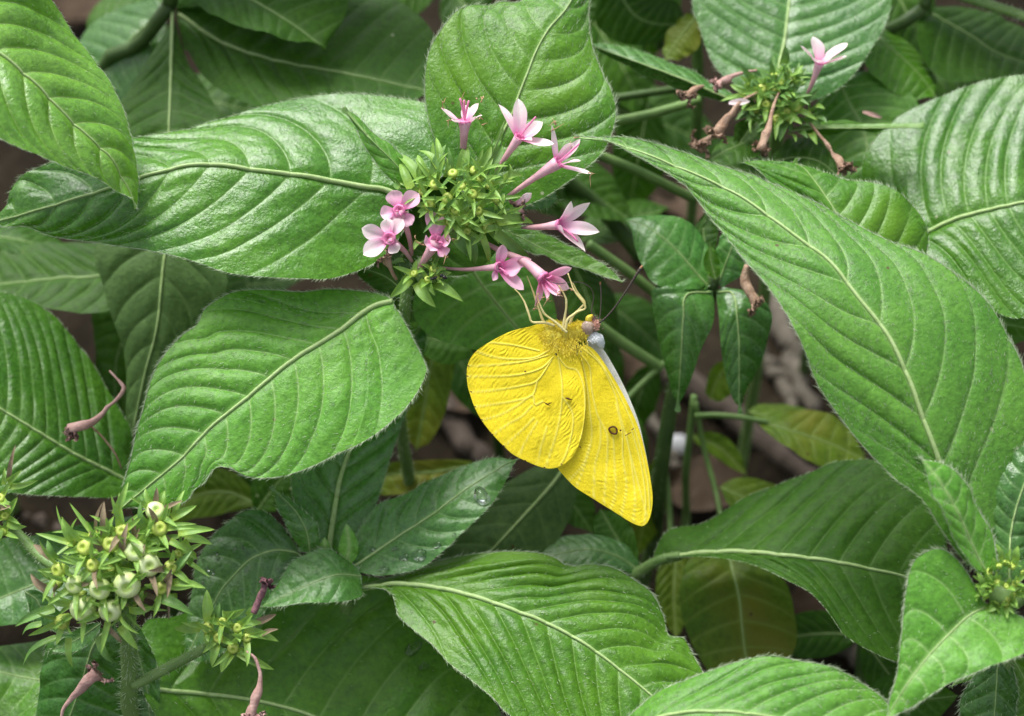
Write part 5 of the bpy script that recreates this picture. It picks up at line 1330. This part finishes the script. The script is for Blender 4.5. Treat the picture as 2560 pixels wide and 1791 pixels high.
M['wing'] = wingmat('wing_yellow', (0.89, 0.73, 0.024), (0.92, 0.78, 0.040), (0.92, 0.85, 0.20), 0.32)
M['wing_tip'] = M['wing']
M['wing_white'] = wingmat('wing_white', (0.82, 0.84, 0.84), (0.87, 0.88, 0.89), (0.84, 0.84, 0.78), 0.25)
M['fur'] = simple('thorax_yellow', (0.86, 0.72, 0.05), (0.90, 0.80, 0.14), 8, 0.7, 0.2, 0.35)
M['fur_white'] = simple('collar_white', (0.70, 0.74, 0.76), (0.82, 0.84, 0.85), 8, 0.7, 0.2)
M['leg'] = simple('leg_cream', (0.72, 0.62, 0.22), (0.80, 0.72, 0.36), 8, 0.5, 0.3, 0.15)
M['eye'] = simple('eye_brown', (0.20, 0.13, 0.09), (0.50, 0.38, 0.29), 10, 0.3, 0.5, bstr=0.2)
M['face'] = simple('face_pink', (0.55, 0.25, 0.18), (0.68, 0.42, 0.33), 16, 0.5, 0.3)
M['antenna'] = simple('antenna_banded', (0.02, 0.014, 0.012), (0.03, 0.02, 0.016), 8, 0.5, 0.3, grad=None)
M['antenna_tip'] = simple('antenna_tip', (0.25, 0.11, 0.05), (0.35, 0.18, 0.09), 8, 0.5, 0.3)
M['spot'] = simple('wing_spot', (0.05, 0.016, 0.006), (0.09, 0.035, 0.012), 12, 0.6, 0.2)
m, t = newmat('antenna_bands')
wv = t.nodes.new('ShaderNodeMath'); wv.operation = 'MULTIPLY'; wv.inputs[1].default_value = 26
t.links.new(attr(t, 't'), wv.inputs[0])
fr_ = t.nodes.new('ShaderNodeMath'); fr_.operation = 'FRACT'
t.links.new(wv.outputs[0], fr_.inputs[0])
p = t.nodes.new('ShaderNodeBsdfPrincipled')
t.links.new(ramp(t, fr_.outputs[0], [(0.78, (0.03, 0.018, 0.013)), (0.84, (0.12, 0.10, 0.085))]), p.inputs['Base Color'])
p.inputs['Roughness'].default_value = 0.5
finish(t, p)
M['antenna'] = m


def S3(X, Y): return 1130 + X / 2.294, 640 + Y / 2.294
def s3(L, d): return [(*S3(X, Y), d) for X, Y in L]
bf = empty('butterfly', at(*S3(640, 440), 0.1), 'yellow butterfly hanging with closed wings under the pink flower', 'butterfly')


def segdist(X, Y, poly):
    best = np.full(X.shape, 1e9)
    c = crv(np.array(poly, float), 30)
    for a, b in zip(c[:-1], c[1:]):
        ab = b - a
        tt = np.clip(((X - a[0]) * ab[0] + (Y - a[1]) * ab[1]) / (ab @ ab + 1e-9), 0, 1)
        best = np.minimum(best, np.hypot(X - a[0] - tt * ab[0], Y - a[1] - tt * ab[1]))
    return best


def wing(name, root, outline, veins, dfun, rip, front, backm, T=150, A=190, thick=0.012, sgn=1):
    b = crv(np.array(outline, float), A)
    tt = np.linspace(0.02, 1, T)
    X = root[0] + (b[None, :, 0] - root[0]) * tt[:, None]
    Y = root[1] + (b[None, :, 1] - root[1]) * tt[:, None]
    # slightly ragged margin
    dd = np.full(X.shape, 1e9)
    for vn in veins:
        dd = np.minimum(dd, segdist(X, Y, vn))
    ridge = np.exp(-(dd / 4.2) ** 2)
    groove = np.exp(-(dd / 16.0) ** 2)
    R = np.hypot(X - root[0], Y - root[1])
    R = R / R.max()
    wob = vnoise(X / 38, Y / 38)
    ang = rip
    along = (X * math.cos(ang) + Y * math.sin(ang))
    ripple = np.sin(along / 3.1 + 7 * wob + 2.5 * vnoise(X / 90 + 4, Y / 90)) * np.clip(0.35 + 1.6 * vnoise(X / 26 + 7, Y / 26 + 3), 0, 1.2)
    ripple *= sstep(0.28, 0.6, tt)[:, None] * (1 - groove * 0.7)
    H = 0.017 * ridge - 0.008 * groove + 0.0085 * ripple + 0.04 * vnoise(X / 130, Y / 130) + 0.005 * vnoise(X / 20, Y / 20)
    D = dfun(X, Y)
    px, py = S3(X, Y)
    V0 = at(px, py, D - H)
    V1 = at(px, py, D - H + thick)
    n, mA = X.shape
    V = np.vstack([V0.reshape(-1, 3), V1.reshape(-1, 3)])
    f0 = grid_faces(n, mA); f1 = grid_faces(n, mA, off=n * mA, flip=True)
    last = (n - 1) * mA
    e = np.arange(mA - 1) + last
    f2 = np.stack([e, e + n * mA, e + 1 + n * mA, e + 1], 1)
    Fc = np.vstack([f0, f1, f2])
    fm = np.r_[np.zeros(len(f0)), np.ones(len(f1)), np.zeros(len(f2))]
    return mk(name, V, Fc, None, bf, attrs={'vein': np.r_[ridge.ravel() * 0.75, ridge.ravel() * 0.3]}, mats=[front, backm], fmat=fm)


FW = [(752, 512), (790, 520), (835, 560), (900, 655), (960, 755), (1010, 850), (1060, 960), (1092, 1060), (1120, 1180), (1140, 1290), (1151, 1380), (1147, 1450), (1130, 1515), (1100, 1550), (1060, 1545), (1010, 1520), (960, 1488), (880, 1438), (800, 1388), (710, 1330), (640, 1260), (600, 1205), (590, 1120), (610, 900), (660, 700), (715, 580)]
FV = [[(735, 560), (790, 640), (800, 760), (830, 900), (850, 945), (890, 1030), (890, 1150), (880, 1300), (870, 1430)], [(850, 945), (850, 1080), (820, 1200), (812, 1390)], [(745, 600), (770, 720), (790, 880), (800, 1050), (760, 1200), (710, 1330)],
      [(740, 525), (850, 620), (930, 780), (960, 900), (990, 1010), (1040, 1200), (1080, 1350), (1120, 1500)], [(765, 515), (855, 620), (945, 770), (1030, 950), (1080, 1100), (1122, 1290), (1135, 1450)],
      [(940, 850), (975, 1000), (980, 1150), (1000, 1330), (970, 1490)], [(925, 1030), (932, 1200), (940, 1350), (910, 1455)], [(1000, 1020), (1030, 1200), (1050, 1380), (1040, 1530)], [(1030, 1000), (1080, 1180), (1110, 1380), (1105, 1540)], [(790, 1080), (750, 1200), (670, 1290)]]
HW = [(620, 520), (560, 470), (515, 396), (430, 410), (330, 436), (220, 492), (140, 546), (100, 600), (85, 660), (89, 740), (105, 800), (130, 870), (170, 945), (230, 1022), (290, 1086), (350, 1140), (420, 1176), (490, 1206), (550, 1221), (600, 1216), (645, 1195), (700, 1140), (738, 1050), (760, 930), (767, 800), (755, 690), (730, 600), (690, 535), (640, 515)]
HV = [[(560, 540), (470, 585), (330, 592), (220, 575), (140, 546)], [(215, 497), (350, 512), (500, 545)], [(90, 632), (250, 625), (420, 605), (550, 570)], [(90, 692), (300, 690), (420, 675), (520, 640), (580, 580)], [(108, 782), (250, 770), (400, 745), (490, 715), (570, 600)],
      [(133, 866), (250, 850), (360, 832), (460, 800), (490, 715)], [(172, 942), (280, 910), (380, 855), (460, 800), (475, 855), (520, 835)], [(235, 1025), (330, 960), (400, 920), (460, 860)], [(300, 1090), (400, 1000), (470, 930)], [(380, 1150), (430, 1050), (490, 950)], [(485, 1202), (510, 1100), (545, 980)],
      [(535, 1215), (590, 1050), (620, 920), (632, 800), (628, 700), (608, 580)], [(632, 805), (690, 900), (690, 1000), (660, 1120), (620, 1205)], [(608, 580), (660, 640), (715, 655), (752, 740), (764, 850), (758, 960), (735, 1060)]]
fwd = lambda X, Y: 0.05 + 0.10 * sstep(600, 1150, X) + 0.10 * sstep(800, 1500, Y) * sstep(1100, 700, X)
hwd = lambda X, Y: -0.005 + 0.10 * sstep(500, 80, X) + 0.035 * sstep(900, 1220, Y)
ffd = lambda X, Y: 0.32 + 0.12 * sstep(600, 1150, X)
hfd = lambda X, Y: 0.45 + 0.10 * sstep(500, 80, X)
fw = wing('forewing', (735, 535), FW, FV, fwd, 1.35, M['wing'], M['wing_white'], T=190, A=170)
hw = wing('hindwing', (600, 560), HW, HV, hwd, 0.75, M['wing'], M['wing_white'], T=150, A=220)
SH = lambda L: [(x + 30 + 22 * (1 - min(1, max(0, (y - 500) / 700))), y - 18) for x, y in L]
FWF = [(x + (42 if x > 740 else 0) * (1 - 0.95 * min(1, max(0, (y - 480) / 600))), y - 14 * (1 - min(1, max(0, (y - 480) / 600)))) for x, y in FW]
FWF = [(x - 6 * sstep(1000, 1500, y), y - 6) for x, y in FWF]
wing('forewing', (755, 520), FWF, FV, ffd, 1.35, M['wing_white'], M['wing'], T=60, A=90)
wing('hindwing', (605, 560), [(x + 6, y - 4 if y > 600 else y + 12) for x, y in HW], HV, hfd, 0.75, M['wing_white'], M['wing'], T=60, A=90)


def spot(w, X, Y, rx, ry, ring=True, d=None, a=0.0):
    px, py = S3(X, Y)
    dd = (d if d is not None else float((fwd if w is fw else hwd)(np.float64(X), np.float64(Y)))) - 0.035
    an = np.linspace(0, 2 * math.pi, 22)
    ex = rx * np.cos(an) * (1 + 0.1 * np.sin(3 * an)); ey = ry * np.sin(an)
    c, s = math.cos(a), math.sin(a)
    if ring:
        P = np.array([at(*S3(X + x_ * c - y_ * s, Y + x_ * s + y_ * c), dd) for x_, y_ in zip(ex, ey)])
        V, Fc = tube_geo(P, 0.018, 6, cap=False)
    else:
        P = np.array([at(*S3(X - rx * c, Y - rx * s), dd), at(px, py, dd - 0.005), at(*S3(X + rx * c, Y + rx * s), dd)])
        V, Fc = tube_geo(crv(P, 9), [0.004, ry / 2.294 * PXCM, 0.004], 6)
    return mk('wing_spot', V, Fc, M['spot'], w)


spot(fw, 925, 1000, 24, 19, True, a=0.6)
spot(fw, 966, 1001, 6, 6, False)
spot(fw, 1010, 1022, 20, 3, False, a=-0.5)
spot(fw, 1035, 995, 10, 3, False, a=-0.6)
spot(hw, 420, 664, 7, 6, False)
spot(hw, 545, 850, 22, 5, False, a=0.5)
spot(hw, 560, 846, 12, 4, False, a=-0.3)
spot(hw, 668, 820, 22, 7, False, a=0.25)
spot(hw, 735, 1096, 7, 4, False, a=0.8)
for X, Y in ((95, 632), (90, 690), (110, 780), (133, 866), (172, 941), (232, 1024), (297, 1090), (420, 1174), (530, 1213), (628, 1195)):
    spot(hw, X, Y, 6, 4, False, a=0.4)

# body: one continuous surface, head to abdomen tip
BP = crv(np.array([at(*S3(X, Y), d) for X, Y, d in ((805, 392, 0.16), (785, 405, 0.16), (755, 425, 0.15), (700, 440, 0.15), (640, 452, 0.16), (560, 462, 0.20), (480, 478, 0.24), (380, 505, 0.27), (280, 540, 0.29), (215, 570, 0.30))]), 60)
V, Fc = tube_geo(BP, [0.06, 0.16, 0.145, 0.23, 0.265, 0.22, 0.15, 0.14, 0.12, 0.085, 0.02], 16)
V = V + 0.012 * rng.normal(size=V.shape)
body = mk('body', V, Fc, M['fur'], bf)
k = 3600
i0 = rng.randint(2, 40, k)
T_, N__, B__ = frames(BP)
an = rng.rand(k) * 6.283
rad = np.interp(i0 / 59, np.linspace(0, 1, 11), [0.06, 0.16, 0.145, 0.23, 0.265, 0.22, 0.15, 0.14, 0.12, 0.085, 0.02])
nn = np.cos(an)[:, None] * N__[i0] + np.sin(an)[:, None] * B__[i0]
Vh, Fh = hairs_geo(BP[i0] + nn * rad[:, None] * 0.96, nn * 0.7 + T_[i0] * 0.9 + 0.4 * rng.normal(size=(k, 3)), 0.04 + 0.05 * rng.rand(k), 0.008)
mk('fur', Vh, Fh, M['fur'], body, kind='stuff', smooth=False)
# wing base scales over the thorax
k = 900
xs = 655 + 62 * rng.normal(size=k); ys = 505 + 30 * rng.normal(size=k) + 0.12 * (xs - 600)
xs = np.clip(xs, 525, 775)
Vh, Fh = hairs_geo(at(*S3(xs, ys), -0.05 + 0 * xs), cv(0.1, -0.9, -0.35) + 0.35 * rng.normal(size=(k, 3)), 0.035 + 0.04 * rng.rand(k), 0.005)
mk('wing_base_fur', Vh, Fh, M['fur'], body, kind='stuff', smooth=False)


def ball(name, C, rx, ry, rz, mat, parent, n=14, m=20):
    V = [C + R_ * (rx * math.sin(math.pi * i / (n - 1)) * math.cos(2 * math.pi * j / m)) + U_ * (ry * math.cos(math.pi * i / (n - 1))) + F_ * (rz * math.sin(math.pi * i / (n - 1)) * math.sin(2 * math.pi * j / m)) for i in range(n) for j in range(m)]
    Fc = [[i * m + j, i * m + (j + 1) % m, (i + 1) * m + (j + 1) % m, (i + 1) * m + j] for i in range(n - 1) for j in range(m)]
    return mk(name, V, Fc, M[mat], parent)


ball('eye', at(*S3(778, 412), 0.03), 0.118, 0.125, 0.085, 'eye', bf)
ball('eye', at(*S3(806, 402), 0.29), 0.118, 0.125, 0.085, 'eye', bf)
ball('face', at(*S3(822, 398), 0.15), 0.085, 0.10, 0.13, 'face', bf)


def tuft(name, X, Y, d, sx, sy, k, mat, dirv, ln, rad=0.006):
    xs = X + sx * rng.normal(size=k); ys = Y + sy * rng.normal(size=k)
    Vh, Fh = hairs_geo(at(*S3(xs, ys), d + 0.05 * rng.normal(size=k)), cv(*dirv) + 0.45 * rng.normal(size=(k, 3)), ln * (0.6 + 0.8 * rng.rand(k)), rad)
    mk(name, Vh, Fh, M[mat], bf, kind='stuff', smooth=False)


P = crv(np.array([at(*S3(770, 470), 0.12), at(*S3(800, 466), 0.14), at(*S3(828, 470), 0.18), at(*S3(845, 488), 0.22), at(*S3(862, 530), 0.3)]), 16)
V, Fc = tube_geo(P, [0.03, 0.09, 0.10, 0.085, 0.03], 12)
mk('collar', V + 0.008 * rng.normal(size=V.shape), Fc, M['fur_white'], bf)
tuft('collar_fur', 806, 470, 0.08, 16, 10, 170, 'fur_white', (0.3, -0.8, -0.4), 0.07)
tuft('face_fur', 828, 395, 0.04, 11, 16, 110, 'face', (0.7, 0.2, -0.5), 0.045)
tuft('face_fur', 812, 362, 0.05, 10, 8, 60, 'dry_dark', (0.5, 0.6, -0.3), 0.05)
for a_, b_, dd_ in (((780, 375), (805, 338), 0.04), ((790, 370), (812, 345), 0.22)):
    tube('palp', crv(np.array([at(*S3(*a_), dd_), at(*S3((a_[0] + b_[0]) / 2 - 6, (a_[1] + b_[1]) / 2), dd_ - 0.02), at(*S3(*b_), dd_)]), 8), [0.05, 0.06, 0.045, 0.012], M['fur'], bf, 8)
an1 = tube('antenna', crv(np.array([at(*q) for q in [(*S3(815, 400), 0.05), (*S3(870, 365), 0.0), (*S3(930, 300), -0.05), (*S3(1000, 200), -0.15), (*S3(1050, 120), -0.22), (*S3(1082, 70), -0.25)]]), 40), [0.016, 0.015, 0.015, 0.017, 0.021, 0.026], M['antenna'], bf, 8, attrs_t=True)
tube('club_tip', crv(np.array([at(*S3(1080, 74), -0.25), at(*S3(1086, 65), -0.255), at(*S3(1092, 55), -0.26)]), 5), [0.022, 0.024, 0.012], M['antenna_tip'], an1, 8)
an2 = tube('antenna', crv(np.array([at(*q) for q in [(*S3(845, 370), 0.2), (*S3(853, 300), 0.25), (*S3(855, 230), 0.3), (*S3(851, 165), 0.35)]]), 30), [0.011, 0.010, 0.011, 0.014], M['antenna'], bf, 8, attrs_t=True)
tube('club_tip', crv(np.array([at(*S3(851, 166), 0.35), at(*S3(850, 158), 0.35), at(*S3(850, 149), 0.36)]), 5), [0.014, 0.019, 0.010], M['antenna_tip'], an2, 8)
m_dark = simple('proboscis_dark', (0.05, 0.04, 0.03), (0.08, 0.06, 0.05), 8, 0.4, 0.4)
M['proboscis'] = m_dark
tube('proboscis', crv(np.array([at(*q) for q in [(*S3(808, 365), 0.10), (*S3(800, 310), 0.1), (*S3(812, 240), 0.08), (*S3(795, 185), 0.02), (*S3(745, 155), -0.08), (*S3(680, 152), -0.2), (*S3(600, 160), -0.3), (*S3(540, 135), -0.25)]]), 40), [0.010, 0.009, 0.008, 0.007], M['proboscis'], bf, 6)
for pts, d0_, d1_ in (([(590, 400), (535, 384), (455, 382), (440, 330), (415, 262), (385, 215), (360, 192)], -0.05, -0.15), ([(660, 440), (600, 385), (530, 335), (512, 300), (488, 235), (495, 215)], -0.12, -0.25),
                      ([(635, 430), (645, 360), (655, 300), (656, 252), (640, 215), (612, 170)], -0.1, -0.25), ([(650, 425), (660, 365), (720, 320), (768, 303), (758, 272), (700, 200), (665, 100)], -0.12, -0.25),
                      ([(670, 415), (690, 345), (745, 292), (765, 270), (720, 210), (690, 150)], 0.15, 0.0), ([(560, 420), (520, 370), (490, 280), (460, 190), (430, 115)], 0.25, 0.05)):
    n = len(pts)
    P = np.array([at(*S3(*q), d0_ + (d1_ - d0_) * i / (n - 1)) for i, q in enumerate(pts)])
    # straight joints with short bends
    Q = [P[0]]
    for a, b in zip(P[:-1], P[1:]):
        Q += [a * 0.85 + b * 0.15, a * 0.5 + b * 0.5, a * 0.15 + b * 0.85]
    Q.append(P[-1])
    tube('leg', crv(np.array(Q), 34), [0.024, 0.027, 0.018, 0.021, 0.013, 0.009], M['leg'], bf, 8)
